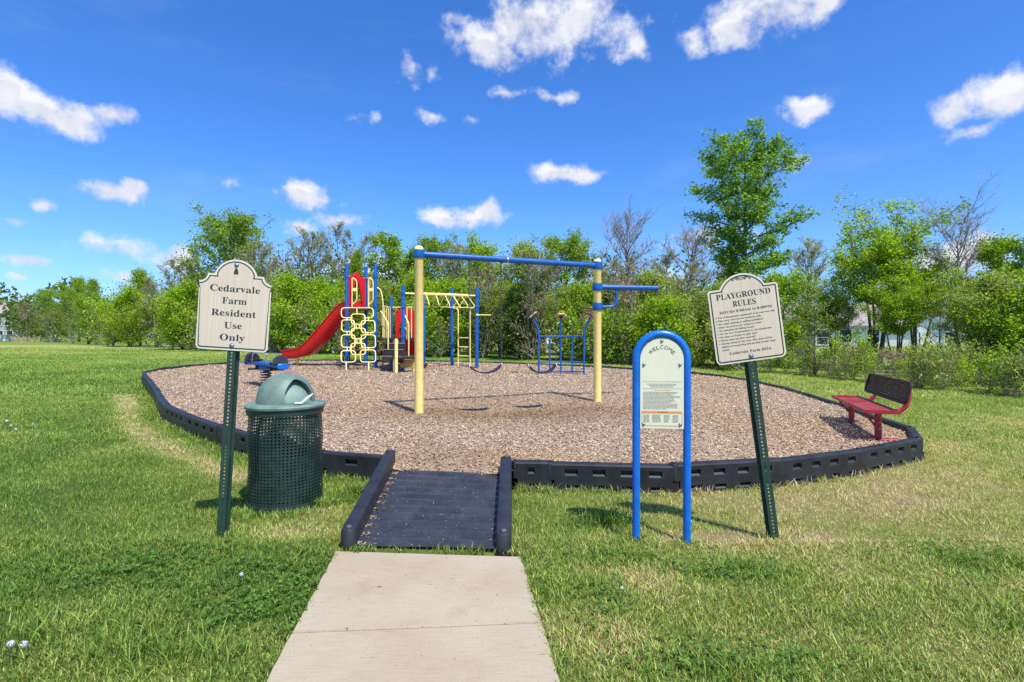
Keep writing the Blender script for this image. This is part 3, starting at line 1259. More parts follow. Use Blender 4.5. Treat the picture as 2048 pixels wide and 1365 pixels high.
# ------------------------------------------------------------------ trees
def profile(kind, t):
    if kind == 'round':
        return math.sin(math.pi * min(1, max(0, .12 + .84 * t))) ** .6
    if kind == 'column':
        return (1 - t) ** .45 * min(1, .55 + t * 2.0)
    if kind == 'tulip':
        return float(np.interp(t, [0, .12, .3, .5, .62, .75, .9, 1], [.55, .74, .85, 1.0, .96, .92, .84, .6])) * (.86 + .14 * math.sin(t * 21))
    if kind == 'flat':
        return .35 + .65 * min(1, t * 1.3)
    if kind == 'cone':
        return max(.04, 1 - t) ** .8
    return .5 + .5 * math.sin(math.pi * t)


class Tree:
    def __init__(self, seed, H, Rr, base, prof, limbs=26, subs=6, twigs=4, stems=1, lean=.05, up=.8, droop=0, trunk=None, tw=1.3, sides=7):
        r = random.Random(seed)
        self.wood, self.tw = MB(), MB()
        self.pts = []
        tr = trunk or H * .018
        stem_paths = []
        for s in range(stems):
            az_ = 2 * math.pi * s / max(1, stems) + r.uniform(-.5, .5)
            sp = (0 if stems == 1 else Rr * r.uniform(.15, .5))
            hh = H * (1 if s == 0 else r.uniform(.75, .98))
            pth = []
            for k in range(9):
                u = k / 8
                w = r.uniform(-1, 1) * lean * H * .12
                w2 = r.uniform(-1, 1) * lean * H * .12
                pth.append(Vector((math.cos(az_) * sp * u ** .8 + w * u, math.sin(az_) * sp * u ** .8 + w2 * u, hh * .97 * u)))
            self.wood.tube(pth, [tr * (1 - .88 * k / 8) * (1.25 if k == 0 else 1) / (1 if stems == 1 else 1.5) for k in range(9)], sides)
            stem_paths.append((pth, hh))
        ga = r.uniform(0, 6)
        for i in range(limbs):
            pth, hh = stem_paths[i % stems]
            t = (i + r.random()) / limbs
            u = base + (1 - base) * t * .97
            k = min(7.999, u * 8)
            p = pth[int(k)].lerp(pth[int(k) + 1], k - int(k))
            ga += 2.4 + r.uniform(-.4, .4)
            L = Rr * profile(prof, t) * r.uniform(.7, 1.12) * (1 if stems == 1 else .75)
            L = max(L, Rr * .08)
            out = Vector((math.cos(ga), math.sin(ga), 0))
            e = up * r.uniform(.6, 1.3) * (.6 + .9 * t)
            d = (out + Vector((0, 0, e))).normalized()
            lp = [p]
            q = p.copy()
            for s in range(4):
                d = (d + Vector((r.uniform(-.22, .22), r.uniform(-.22, .22), r.uniform(-.1, .2) - droop * .2 * s))).normalized()
                q = q + d * L / 4
                lp.append(q.copy())
            r0 = tr * (1 - .85 * u) * .5 + .006
            self.wood.tube(lp, [r0 * (1 - .8 * s / 4) for s in range(5)], 4 if sides > 4 else 3, caps=False)
            for s in range(subs):
                u2 = .25 + .75 * (s + r.random()) / subs
                k2 = min(3.999, u2 * 4)
                sp_ = lp[int(k2)].lerp(lp[int(k2) + 1], k2 - int(k2))
                d2 = (d + Vector((r.uniform(-1, 1), r.uniform(-1, 1), r.uniform(-.5, .9) - droop))).normalized()
                L2 = (L * r.uniform(.22, .42) + .1)
                mid = sp_ + d2 * L2 * .5 + Vector((r.uniform(-.1, .1), r.uniform(-.1, .1), r.uniform(-.02, .1))) * L2
                end = sp_ + d2 * L2 + Vector((0, 0, r.uniform(0, .25))) * L2
                self.tw.tube([sp_, mid, end], [(r0 * .35 + .003) * tw, (r0 * .22 + .002) * tw, .002 * tw], 3, caps=False)
                self.pts += [mid, end, end]
                for w_ in range(twigs):
                    f = r.random()
                    a = mid.lerp(end, f) if r.random() < .6 else sp_.lerp(mid, f)
                    d3 = (d2 * .6 + Vector((r.uniform(-1, 1), r.uniform(-1, 1), r.uniform(-.6, 1) - droop))).normalized()
                    L3 = L2 * r.uniform(.35, .75)
                    self.tw.tube([a, a + d3 * L3], [(.004 + H * .0003) * tw, .0015 * tw], 3, caps=False)
                    self.pts += [a + d3 * L3 * .5, a + d3 * L3]

    def leaves(self, n, size, cols, seed, sig=.12, up=.2, weights=None):
        r = np.random.default_rng(seed)
        P = np.array([tuple(p) for p in self.pts])
        # some boughs bear more leaves than others, so that gaps stay open
        w = r.gamma(.9, 1, len(P)) + .05
        i = r.choice(len(P), n, p=w / w.sum())
        c = P[i] + r.normal(0, sig, (n, 3))
        return leaf_quads(c, size, cols, r, up)


def leaf_quads(c, size, cols, r, up=.25, asp=.62):
    n = len(c)
    nr_ = r.normal(0, 1, (n, 3))
    nr_[:, 2] = nr_[:, 2] * .8 + up
    nr_ /= np.linalg.norm(nr_, axis=1)[:, None]
    t_ = np.cross(nr_, r.normal(0, 1, (n, 3)))
    t_ /= np.linalg.norm(t_, axis=1)[:, None] + 1e-9
    b_ = np.cross(nr_, t_)
    s = size * r.uniform(.6, 1.35, n)[:, None]
    fold = nr_ * s * .12
    vs = np.stack([c - t_ * s * .5, c - b_ * s * .5 * asp + fold, c + t_ * s * .5, c + b_ * s * .5 * asp + fold], 1).reshape(-1, 3)
    fs = np.arange(n * 4).reshape(-1, 4)
    pal = np.array(cols)
    k = r.random(n) * (len(pal) - 1)
    ki = np.minimum(k.astype(int), len(pal) - 2)
    cc = pal[ki] + (pal[ki + 1] - pal[ki]) * (k - ki)[:, None]
    cc = cc * r.uniform(.8, 1.2, n)[:, None]
    return vs, fs, np.repeat(cc, 4, 0)


P_BRIGHT = [(0.155, 0.253, 0.014), (0.295, 0.449, 0.024), (0.481, 0.627, 0.04)]
P_GREEN = [(0.114, 0.188, 0.026), (0.231, 0.356, 0.038), (0.418, 0.544, 0.064)]
P_TULIP = [(0.084, 0.171, 0.03), (0.171, 0.317, 0.05), (0.323, 0.478, 0.084)]
P_OLIVE = [(0.173, 0.212, 0.051), (0.293, 0.348, 0.077), (0.448, 0.491, 0.105)]
P_DARK = [(0.029, 0.06, 0.012), (0.06, 0.114, 0.019), (0.108, 0.18, 0.026)]
P_BUD = [(.23, .165, .09), (.26, .235, .085), (.24, .28, .07)]
P_TAN = [(.26, .18, .11), (.32, .235, .14), (.24, .22, .10)]

KIND = {}


def kind(name, tree, H, Rr, leafspec, bark='bark'):
    wood_me = None
    w = tree.wood
    me = bpy.data.meshes.new('trunk')
    me.from_pydata(w.v, [], w.f)
    me.materials.append(M[bark])
    me.polygons.foreach_set('use_smooth', [True] * len(me.polygons))
    tv = np.array(tree.tw.v)
    tf = np.array([f for f in tree.tw.f if len(f) == 4])
    vs, fs, cc, mi = [tv], [tf], [np.full((len(tv), 3), .1)], [np.zeros(len(tf), int)]
    o_ = len(tv)
    for (n, size, cols, sig) in leafspec:
        a, b_, c_ = tree.leaves(n, size, cols, len(KIND) * 7 + n, sig)
        vs.append(a)
        fs.append(b_ + o_)
        cc.append(c_)
        mi.append(np.ones(len(b_), int))
        o_ += len(a)
    crown = np_mesh('crown', np.concatenate(vs), np.concatenate(fs), [bark, 'leaf'], np.concatenate(cc), np.concatenate(mi))
    av = np.concatenate(vs + [np.array(w.v)])
    lv_ = np.concatenate(vs[1:]) if o_ > len(tv) + 2000 else tv
    KIND[name] = (me, crown, float(np.percentile(av[:, 2], 99.9)), float(np.percentile(np.abs(lv_[:, 0]), 97)))


kind('green', Tree(1, 10, 3.4, .18, 'round', 30, 7, 4), 10, 3.4, [(19575, 0.151, P_GREEN, 0.160)])
kind('green2', Tree(2, 9, 3.0, .12, 'round', 28, 6, 4, stems=2), 9, 3.0, [(13775, 0.143, P_GREEN, 0.160), (5075, 0.134, P_BRIGHT, 0.160)])
kind('bright', Tree(3, 6, 2.6, .06, 'round', 30, 7, 4, stems=3, up=.6), 6, 2.6, [(15225, 0.126, P_BRIGHT, 0.208)])
kind('bright2', Tree(4, 5, 2.4, .04, 'round', 30, 6, 4, stems=4, up=.5), 5, 2.4, [(12325, 0.126, P_BRIGHT, 0.208), (2900, 0.118, P_GREEN, 0.208)])
kind('sparse', Tree(5, 9, 2.6, .2, 'round', 30, 7, 6, stems=2, up=1.3, tw=2.2), 9, 2.6, [(7500, .065, P_OLIVE, .06)], 'bark_pale')
kind('sparse2', Tree(6, 8, 2.4, .12, 'round', 28, 7, 6, stems=3, up=1.1, tw=2.2), 8, 2.4, [(9000, .065, P_BUD, .07), (2500, .08, P_OLIVE, .1)], 'bark_pale')
kind('olive', Tree(7, 7, 2.6, .08, 'round', 30, 7, 5, stems=3, up=.8), 7, 2.6, [(10875, 0.118, P_OLIVE, 0.200), (3625, 0.109, P_BRIGHT, 0.200)])
kind('bare', Tree(8, 9, 2.5, .28, 'round', 34, 8, 8, lean=.07, up=1.5), 9, 2.5, [(60, .05, P_TAN, .1)], 'bark_pale')
kind('bare_wide', Tree(9, 9, 3.0, .38, 'flat', 34, 8, 8, lean=.05, up=1.6), 9, 3.0, [(60, .05, P_TAN, .1)], 'bark_pale')
kind('tulip', Tree(10, 15, 3.2, .30, 'tulip', 54, 8, 4, lean=.02, up=.55, trunk=.2), 15, 3.2, [(25375, 0.168, P_TULIP, 0.128)])
kind('flat', Tree(11, 8, 3.0, .58, 'flat', 44, 7, 5, stems=4, up=.7), 8, 3.0, [(18125, 0.118, P_BRIGHT, 0.136), (3625, 0.109, P_GREEN, 0.136)])
kind('cedar', Tree(12, 6, 1.3, .05, 'cone', 60, 6, 4, up=.5), 6, 1.3, [(13050, 0.101, P_BRIGHT[:2], 0.080), (5075, 0.101, P_GREEN, 0.080)])
kind('ivy', Tree(13, 4.5, 1.5, .03, 'column', 44, 6, 4, up=.4), 4.5, 1.5, [(13775, 0.101, P_DARK, 0.128), (2175, 0.092, P_GREEN, 0.128)])
kind('airy', Tree(14, 7, 2.2, .2, 'column', 30, 6, 4, lean=.08, up=.8), 7, 2.2, [(7540, 0.126, P_GREEN, 0.200), (4350, 0.118, P_BRIGHT, 0.200)])
kind('far_green', Tree(17, 10, 3.4, .1, 'round', 34, 7, 4, stems=2), 10, 3.4, [(21750, 0.109, P_GREEN, 0.208), (7250, 0.109, P_BRIGHT, 0.208)])
kind('sapling', Tree(16, 6, 1.3, .15, 'column', 26, 5, 4, lean=.05, up=.8, trunk=.05), 6, 1.3, [(1305, 0.076, P_OLIVE, 0.080), (725, 0.076, P_BRIGHT, 0.080)])

# the edge of the wood: photo column, and where it stands
LINE = [(-400, -130, 88), (30, -75, 80), (130, -57, 68), (230, -33, 44.5), (300, -27, 39.5), (400, -20, 34.5), (600, -12.2, 30.6), (860, -3.9, 25.4), (1000, -.55, 24.3),
        (1200, 3.4, 20.8), (1330, 5.3, 18.5), (1450, 7.0, 17.3), (1632, 8.75, 15.4), (1750, 9.3, 13.6), (2000, 10.4, 11.35), (2400, 12.6, 8.6), (2900, 15.5, 6.0)]


def wood_edge(px, back=0.0):
    for a, b_ in zip(LINE, LINE[1:]):
        if a[0] <= px <= b_[0]:
            u = (px - a[0]) / (b_[0] - a[0])
            p = Vector((a[1] + (b_[1] - a[1]) * u, a[2] + (b_[2] - a[2]) * u))
            return p * (1 + back / p.length)
    return Vector(LINE[-1][1:])


# photo column, top row, width in the photo, kind, how far behind the edge, label
TREES = [
    (18, 603, 80, 'far_green', 25, 'rounded green tree behind the grey house at far left'),
    (62, 600, 70, 'sparse2', 4, 'brown budding tree right of the grey house'),
    (112, 566, 80, 'far_green', 8, 'broad mid green tree above the low rail fence'),
    (100, 622, 70, 'sparse', 0, 'thin grey stemmed tree right behind the rail fence'),
    (165, 553, 40, 'airy', 26, 'slim leafy treetop poking above the far left trees, left of two'),
    (192, 556, 36, 'airy', 28, 'slim leafy treetop poking above the far left trees, right of two'),
    (185, 586, 100, 'far_green', 2, 'bright green bushy tree beyond the end of the rail fence'),
    (150, 628, 80, 'sparse2', -1, 'grey twiggy shrubby tree at the end of the plank stack'),
    (225, 615, 100, 'olive', 1, 'brownish green tree between two bright bushes at left'),
    (262, 574, 95, 'bright', 2, 'bright lime bushy tree left of the resident use sign'),
    (284, 536, 50, 'airy', 10, 'small round crowned tree rising over the lime bush'),
    (318, 556, 80, 'sparse2', 4, 'tan leafless bushy tree left of the resident use sign'),
    (362, 506, 95, 'sparse', 9, 'pale budding tree against the cloud left of the sign arch'),
    (366, 560, 120, 'bright', 1, 'bright green tree at the left edge of the resident use sign'),
    (462, 420, 135, 'green', 12, 'tall full green tree rising behind the resident use sign'),
    (520, 470, 90, 'sparse', 8, 'half bare tree just right of the tall green tree'),
    (470, 560, 130, 'green2', 2, 'leafy tree directly behind the resident use sign plate'),
    (545, 560, 120, 'olive', 1.5, 'olive leafy tree right of the resident use sign'),
    (625, 450, 125, 'sparse', 8, 'tall pale budding tree above the red slide'),
    (600, 545, 110, 'bright2', 1, 'bright green bushy tree behind the foot of the slide'),
    (665, 560, 110, 'bright', 2, 'bright leafy tree behind the middle of the red slide'),
    (712, 448, 90, 'sparse2', 9, 'brown budding tree above the tall blue play posts'),
    (727, 500, 58, 'cedar', 1.5, 'pointed lime green evergreen right behind the play tower'),
    (772, 560, 100, 'olive', 1, 'olive tree behind the play tower stairs'),
    (815, 470, 110, 'green2', 5, 'grey green tree left of the yellow swing post'),
    (870, 468, 90, 'green', 8, 'dark green treetop directly behind the left swing post'),
    (900, 555, 130, 'bright2', 1.5, 'bright green bushy tree behind the overhead loops'),
    (915, 480, 90, 'sparse', 6, 'bare twigged tree left under the blue swing beam'),
    (968, 468, 85, 'bright', 5, 'round lime treetop over the middle of the swing beam'),
    (1000, 560, 120, 'olive', .8, 'olive leafy tree between ladder and blue climber'),
    (1045, 566, 74, 'ivy', .2, 'dark ivy clad tree left of the blue climber'),
    (1055, 480, 110, 'olive', 6, 'olive treetop right of the round lime treetop'),
    (1140, 466, 115, 'green', 6, 'dark green treetop left of the right swing post'),
    (1130, 570, 130, 'olive', 1, 'olive thicket tree behind the blue climber'),
    (1210, 520, 100, 'sparse', 3, 'budding tree directly behind the right swing post'),
    (1262, 403, 115, 'bare', 5, 'tall bare tree just right of the swing frame'),
    (1290, 540, 120, 'olive', 2, 'olive tree behind the short blue swing arm'),
    (1350, 505, 110, 'sparse2', 4, 'feathery pale tree left of the tall poplar'),
    (1385, 438, 100, 'bare', 9, 'dark bare tree leaning beside the tall poplar'),
    (1330, 590, 120, 'bright2', .6, 'green bushy tree behind the welcome sign arch'),
    (1490, 257, 225, 'tulip', 14, 'very tall full leaved poplar above the rules sign'),
    (1430, 560, 120, 'olive', 2, 'olive tree at the left edge of the rules sign'),
    (1560, 540, 110, 'bright2', 3, 'bright green tree right of the rules sign'),
    (1620, 468, 80, 'sparse', 6, 'thin budding tree right of the tall poplar'),
    (1632, 560, 70, 'sapling', .2, 'slender straight sapling at the lawn edge right of the rules sign'),
    (1755, 393, 210, 'flat', 5, 'flat topped lime tree with several stems above the bench'),
    (1840, 470, 130, 'flat', 6, 'mid green tree right of the flat topped lime tree'),
    (1700, 585, 60, 'sapling', 3.5, 'slender sapling left of the flat topped tree stems'),
    (1925, 356, 165, 'bare_wide', 6, 'wide bare tree with spreading twigs at upper right'),
    (1890, 575, 60, 'sapling', 3, 'slender sapling at the foot of the wide bare tree'),
    (2010, 440, 150, 'green2', 7, 'leafy tree cut by the right edge of the photo'),
    (1990, 540, 140, 'olive', 3, 'olive tree low at the right edge of the photo'),
    (2090, 520, 150, 'bright2', 3, 'bright bushy tree at the extreme right edge'),
    (1672, 540, 90, 'flat', 4.5, 'lime leafy tree left of the flat topped tree'),
    (1800, 540, 110, 'flat', 4, 'lime leafy tree under the flat topped tree'),
    (1950, 520, 110, 'flat', 4.5, 'mid green tree just right of the wide bare trunk'),
    (1590, 585, 60, 'sapling', 5, 'slender sapling in front of the blue grey house'),
    (1095, 500, 90, 'sparse', 4, 'budding tree above the left flower disc of the climber'),
    (840, 545, 100, 'bright', 2.5, 'lime tree just left of the yellow swing post'),
    (1175, 560, 90, 'bright2', 1.5, 'lime bushy tree left of the right swing post foot'),
]
for k_, (px, top, wid, kn, back, lab) in enumerate(TREES):
    p = wood_edge(px, back)
    z0 = float(zg(p.x, p.y)) - .05
    H = CH + (HY - top) * p.y / FP - z0
    tm_, cm_, kh, kr = KIND[kn]
    t_ = thing('tree', lab, 'tree', (p.x, p.y, z0), random.uniform(0, 6.28), 'trees along the edge of the wood')
    sz = H / kh
    sxy = (wid / FP * p.y) / (2 * kr) * (.98 if kn in ('bare', 'bare_wide', 'tulip', 'pine', 'cedar', 'flat') else 1.12)
    sxy = min(max(sxy, sz * .72), sz * 1.3)
    t_.scale = (sxy, sxy, sz)
    link('trunk', tm_, t_)
    link('crown', cm_, t_)

# undergrowth along the edge of the wood: one tangled mass
brng = np.random.default_rng(99)
SH = []
for s_, pal, nleaf, bk in ((31, P_BRIGHT, 620, 0), (32, P_OLIVE, 560, 0), (33, P_GREEN, 620, 0), (34, P_TAN, 320, 1), (35, P_BUD, 420, 1), (36, P_DARK, 700, 0)):
    tr_ = Tree(s_, 1.6, .95, .02, 'round', 13, 3, 2, stems=4, up=.9, trunk=.02, sides=3)
    wv_ = np.array(tr_.wood.v + tr_.tw.v)
    o_ = len(tr_.wood.v)
    wf_ = np.array([f for f in tr_.wood.f if len(f) == 4] + [tuple(i + o_ for i in f) for f in tr_.tw.f if len(f) == 4])
    lv, lf, lc = tr_.leaves(nleaf, .105, pal, s_, .12)
    SH.append((wv_, wf_, lv, lf, lc))
vs, fs, cc, mi, o_ = [], [], [], [], 0
for i in range(210):
    px = brng.uniform(150, 2500) if i % 4 else brng.uniform(1150, 2300)
    back = brng.exponential(1.5) + .1 - (.5 if px < 1300 else .25)
    if 1650 < px < 1940 and back > 1.2 and i % 2:
        continue
    p = wood_edge(px, back)
    far = np.clip(p.y / 22, .7, 2.2)
    right = px > 1480
    k = brng.choice(6, p=[.26, .24, .14, .14, .18, .04] if right else [.32, .28, .18, .05, .11, .06])
    s = brng.uniform(.55, 1.05) * (far ** .6) * (.66 if right else 1.25)
    a = brng.uniform(0, 6.28)
    rot = np.array([[math.cos(a), -math.sin(a), 0], [math.sin(a), math.cos(a), 0], [0, 0, 1]]) * s
    rot[2, 2] *= brng.uniform(.8, 1.3) if k not in (3, 4) or right else brng.uniform(1.1, 2.3)
    off = np.array((p.x, p.y, float(zg(p.x, p.y)) - .04))
    wv_, wf_, lv, lf, lc = SH[k]
    for v_, f_, c_, m_ in ((wv_, wf_, np.full((len(wv_), 3), .1), 0), (lv, lf, lc * brng.uniform(.8, 1.15), 1)):
        vs.append(v_ @ rot.T + off)
        fs.append(f_ + o_)
        cc.append(c_)
        mi.append(np.full(len(f_), m_))
        o_ += len(v_)
stuff(link('undergrowth', np_mesh('undergrowth', np.concatenate(vs), np.concatenate(fs), ['bark_pale', 'leaf'], np.concatenate(cc), np.concatenate(mi))),
      'tangled green and tan undergrowth along the edge of the wood', 'undergrowth')

# far wood closing the horizon: reads as one mass
c_all, s_all = [], []
cols_all = []
for i in range(170):
    a = brng.uniform(-1.25, 1.25)
    dist = brng.uniform(110, 230)
    x, y = math.sin(a) * dist, math.cos(a) * dist
    Hh, rr = brng.uniform(7, 13), brng.uniform(3, 5)
    n = 460
    u = brng.normal(0, 1, (n, 3))
    u /= np.linalg.norm(u, axis=1)[:, None]
    u *= brng.uniform(.55, 1, (n, 1))
    c_all.append(u * np.array((rr, rr, Hh * .45)) + np.array((x, y, .4 + Hh * .52)))
C3 = np.concatenate(c_all)
lv, lf, lc = leaf_quads(C3, .74, [(.07, .12, .035), (.13, .19, .05), (.19, .25, .08)], brng)
stuff(link('far_wood', np_mesh('far_wood', lv, lf, ['leaf'], lc)), 'far green wood closing the horizon behind the houses', 'wood')
# bank of trees filling the gap between the edge and the houses in the middle of the view
c_all, cc = [], []
for i in range(165):
    px = brng.uniform(330, 1420) if i < 120 else brng.uniform(30, 330)
    p = wood_edge(px, brng.uniform(3, 9))
    Hh, rr = brng.uniform(3.6, 6.2) * min(1.6, p.y / 24) * (.66 if px < 330 else .9), brng.uniform(1.2, 2.2) * (1.6 if px < 330 else 1)
    n = 330
    u = brng.normal(0, 1, (n, 3))
    u /= np.linalg.norm(u, axis=1)[:, None]
    u *= brng.uniform(.1, 1, (n, 1)) ** .8
    c_all.append(u * np.array((rr, rr, Hh * .48)) + np.array((p.x, p.y, .4 + Hh * .5)))
C3 = np.concatenate(c_all)
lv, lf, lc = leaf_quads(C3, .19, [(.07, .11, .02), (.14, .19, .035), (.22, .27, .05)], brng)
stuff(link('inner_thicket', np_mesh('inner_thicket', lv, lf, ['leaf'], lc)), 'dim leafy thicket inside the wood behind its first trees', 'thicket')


# ------------------------------------------------------------------ trash can
can = thing('trash_can', 'round green perforated metal trash can with domed lid', 'trash can', (-1.92, 4.52, zg(-1.92, 4.52)), R(2))
z0c = float(zg(-1.92, 4.52))
rim_z = .815 - z0c
b = MB()
NC, NRW, RC = 62, 28, .292
b.perf(NC, NRW, lambda i, j: ((RC + .006 * math.sin(j * .4)) * math.cos(2 * math.pi * i / NC), RC * math.sin(2 * math.pi * i / NC), .05 + (rim_z - .10) * j / NRW), .5)
b.build('perforated_body', 'can_green', can, smooth=False)
MB().lathe([(.299, 0), (.299, .055), (.290, .058), (.288, .002)], 48, cap=False).build('base_ring', 'can_green', can)
MB().lathe([(.290, rim_z - .06), (.304, rim_z - .058), (.306, rim_z - .004), (.290, rim_z - .002)], 48, cap=False).build('top_band', 'can_green', can)
MB().lathe([(.28, .03), (.0005, .03)], 24, cap=False).build('bottom_plate', 'can_green', can)
# sagging black bag inside
b = MB()
for j in range(8):
    for i in range(36):
        a = 2 * math.pi * i / 36
        q = .262 + .016 * math.sin(5 * a + j * .9) + .01 * math.sin(11 * a - j * 1.7)
        top = .50 + .07 * math.sin(3 * a + 1)
        b.v.append((q * math.cos(a), q * math.sin(a), .04 + (top - .04) * j / 7))
for j in range(7):
    for i in range(36):
        b.f.append((j * 36 + i, j * 36 + (i + 1) % 36, (j + 1) * 36 + (i + 1) % 36, (j + 1) * 36 + i))
b.build('bag', 'black_rubber', can)
# lid: flange and dome with a recessed opening
b = MB().lathe([(.306, rim_z - .012), (.319, rim_z - .004), (.321, rim_z + .012), (.312, rim_z + .022), (.27, rim_z + .028), (.22, rim_z + .032)], 56, cap=False)
lid = b.build('lid', 'lid_green', can)
bm = bmesh.new()
nu, nv = 200, 64
rows = []
hd, rd = .242, .232
for j in range(nv + 1):
    a = (math.pi / 2) * j / nv
    rr = rd * math.cos(a) ** .82
    rows.append([bm.verts.new((rr * math.cos(2 * math.pi * i / nu), rr * math.sin(2 * math.pi * i / nu), rim_z + .03 + hd * math.sin(a))) for i in range(nu)] if j < nv else None)
tp = bm.verts.new((0, 0, rim_z + .03 + hd))
OPEN_A = R(-38)
sel = []
for j in range(nv):
    for i in range(nu):
        i2 = (i + 1) % nu
        f = bm.faces.new((rows[j][i], rows[j][i2], rows[j + 1][i2], rows[j + 1][i])) if j < nv - 1 else bm.faces.new((rows[j][i], rows[j][i2], tp))
        f.smooth = True
        c = f.calc_center_median()
        da = (math.atan2(c.y, c.x) - OPEN_A + math.pi) % (2 * math.pi) - math.pi
        hz_ = (c.z - rim_z - .03) / hd
        lim = .62 * math.sqrt(max(0, 1 - ((hz_ - .30) / .52) ** 2)) if hz_ > .30 else .62
        if abs(da) < lim * .92 and .06 < hz_ < .82:
            sel.append(f)
res = bmesh.ops.extrude_face_region(bm, geom=sel)
mv = [g_ for g_ in res['geom'] if isinstance(g_, bmesh.types.BMVert)]
oc = Vector((math.cos(OPEN_A), math.sin(OPEN_A), 0))
for vtx in mv:
    hz_ = (vtx.co.z - rim_z - .03) / hd
    vtx.co -= oc * (.035 + .05 * hz_)
    vtx.co.z -= .012 * hz_
bmesh.ops.delete(bm, geom=[f for f in sel if f.is_valid], context='FACES_ONLY')
flap = [f for f in bm.faces if all(v_ in set(mv) for v_ in f.verts)]
me = bpy.data.meshes.new('dome')
for f in flap:
    f.material_index = 1
bm.normal_update()
bm.to_mesh(me)
bm.free()
me.materials.append(M['lid_green'])
me.materials.append(M['flap_green'])
me.set_sharp_from_angle(angle=R(50))
link('dome', me, lid)
# scrap of white plastic caught on the lid
sc_ = thing('plastic_scrap', 'scrap of white plastic caught on the trash can lid', 'litter', (-1.92 + .17, 4.52 - .17, z0c + rim_z + .03))
b = MB()
b.tube([(0, 0, .01), (.03, .01, .012), (.07, .03, .05), (.11, .04, .085)], [.006, .010, .014, .004], 6)
b.build('strip', 'white_scrap', sc_)
MB().box((.01, -.012, .012), (.06, .02, .012), Matrix.Rotation(R(20), 3, 'Z'), .004).build('crumple', 'white_scrap', sc_)


# ------------------------------------------------------------------ signs
def perf_post(root, name, h, w=.05):
    b = MB()
    p = .0254
    n = int(h / p)
    for (ox, oy, dx, dy) in ((-w / 2, -w / 2, 1, 0), (w / 2, -w / 2, 0, .62), (-w / 2, -w / 2 + .62 * w, 0, -.62)):
        # three columns: plain, holed, plain
        xs = [0, w / 2 - p / 2, w / 2 + p / 2, w]
        b.perf(3, n, lambda i, j, ox=ox, oy=oy, dx=dx, dy=dy: ((lambda s: (ox + dx * s, oy + dy * s, j * p))(np.interp(i, [0, 1, 2, 3], xs))),
               .5, keep=lambda i, j, dx=dx: i == 1 and dx == 1, sides=8)
    for sx_ in (-1, 1):
        b.box((sx_ * (w / 2 + .008), -w / 2 + .62 * w, n * p / 2), (.018, .004, n * p))
    return b.build(name, 'post_green', root, smooth=False)


def inset_poly(poly, d):
    n = len(poly)
    out = []
    for i in range(n):
        p0, p1, p2 = Vector(poly[i - 1]), Vector(poly[i]), Vector(poly[(i + 1) % n])
        a, c = (p1 - p0).normalized(), (p2 - p1).normalized()
        na, nc = Vector((-a.y, a.x)), Vector((-c.y, c.x))
        m_ = na + nc
        if m_.length < 1e-4:
            m_ = na
        m_.normalize()
        k = max(.35, m_.dot(na))
        q = p1 + m_ * d / k
        out.append((q.x, q.y))
    return out


def outline_strip(name, poly, d0, d1, y, mat, parent):
    a, c = inset_poly(poly, d0), inset_poly(poly, d1)
    n = len(poly)
    b = MB()
    vs = [(x, y, z) for x, z in a] + [(x, y, z) for x, z in c]
    b.add(vs, [(i, (i + 1) % n, (i + 1) % n + n, i + n) for i in range(n)])
    return b.build(name, mat, parent, smooth=False)


def screw(x, z, y, parent, r=.013, name='bolt'):
    b = MB().lathe([(r * 1.45, 0), (r * 1.45, .002), (r, .003), (r * .9, .007), (r * .5, .010), (.0004, .0105)], 14)
    b.v = [(p[0] + x, y - p[2], p[1] + z) for p in b.v]
    b.f = [tuple(reversed(f)) for f in b.f]
    return b.build(name, 'steel', parent)


def arcpts(cx_, cz_, r, a0, a1, n):
    return [(cx_ + r * math.cos(R(a0 + (a1 - a0) * i / n)), cz_ + r * math.sin(R(a0 + (a1 - a0) * i / n))) for i in range(n + 1)]


# resident sign, leaning to the right
rs = thing('resident_sign', 'cream sign reading Cedarvale Farm Resident Use Only on a leaning green post', 'sign', (-2.06, 3.78, float(zg(-2.06, 3.78)) - .02), rot=(R(1.5), R(4.0), R(5)))
perf_post(rs, 'post', 2.0)
hw, sh_, st = .242, .475, .528
poly = arcpts(-hw + .03, .03, .03, 180, 270, 5) + arcpts(hw - .03, .03, .03, 270, 360, 5)
poly += [(hw, sh_)] + arcpts(hw + .004, st + .002, .058, -95, -178, 5)
poly += [(.140, st)] + arcpts(0, .487, .148, 18, 162, 18) + [(-.140, st)]
poly += [(-x, z) for x, z in reversed(arcpts(hw + .004, st + .002, .058, -95, -178, 5))] + [(-hw, sh_)]
pz = 1.350
plate = MB().plate(poly, -.031, -.027).build('sign_plate', 'plate_rim', rs, smooth=False, loc=(0, 0, pz))
fb = MB()
ip = inset_poly(poly, .0185)
fb.add([(x, -.0318, z) for x, z in ip], [tuple(range(len(ip)))])
fb.build('face_sheet', 'cream_plate', plate, smooth=False)
outline_strip('border_line', poly, .013, .0205, -.0325, 'dark_print', plate)
for s, w, h, z in (('Cedarvale', .335, .047, .432), ('Farm', .165, .047, .348), ('Resident', .300, .047, .262), ('Use', .118, .047, .176), ('Only', .168, .047, .092)):
    text('lettering', serif(s), w, h, 0 + (.0 if s != 'Use' else .0), z, -.0325, 'dark_print', plate)
screw(0, .597, -.0318, plate, .011)
screw(0, .034, -.0318, plate, .012)
kb = MB().plate([(-.016, .535), (.016, .535), (.013, .552), (.007, .572), (-.007, .572), (-.013, .552)], -.0345, -.032)
kb.build('printed_finial', 'post_green', plate, smooth=False)

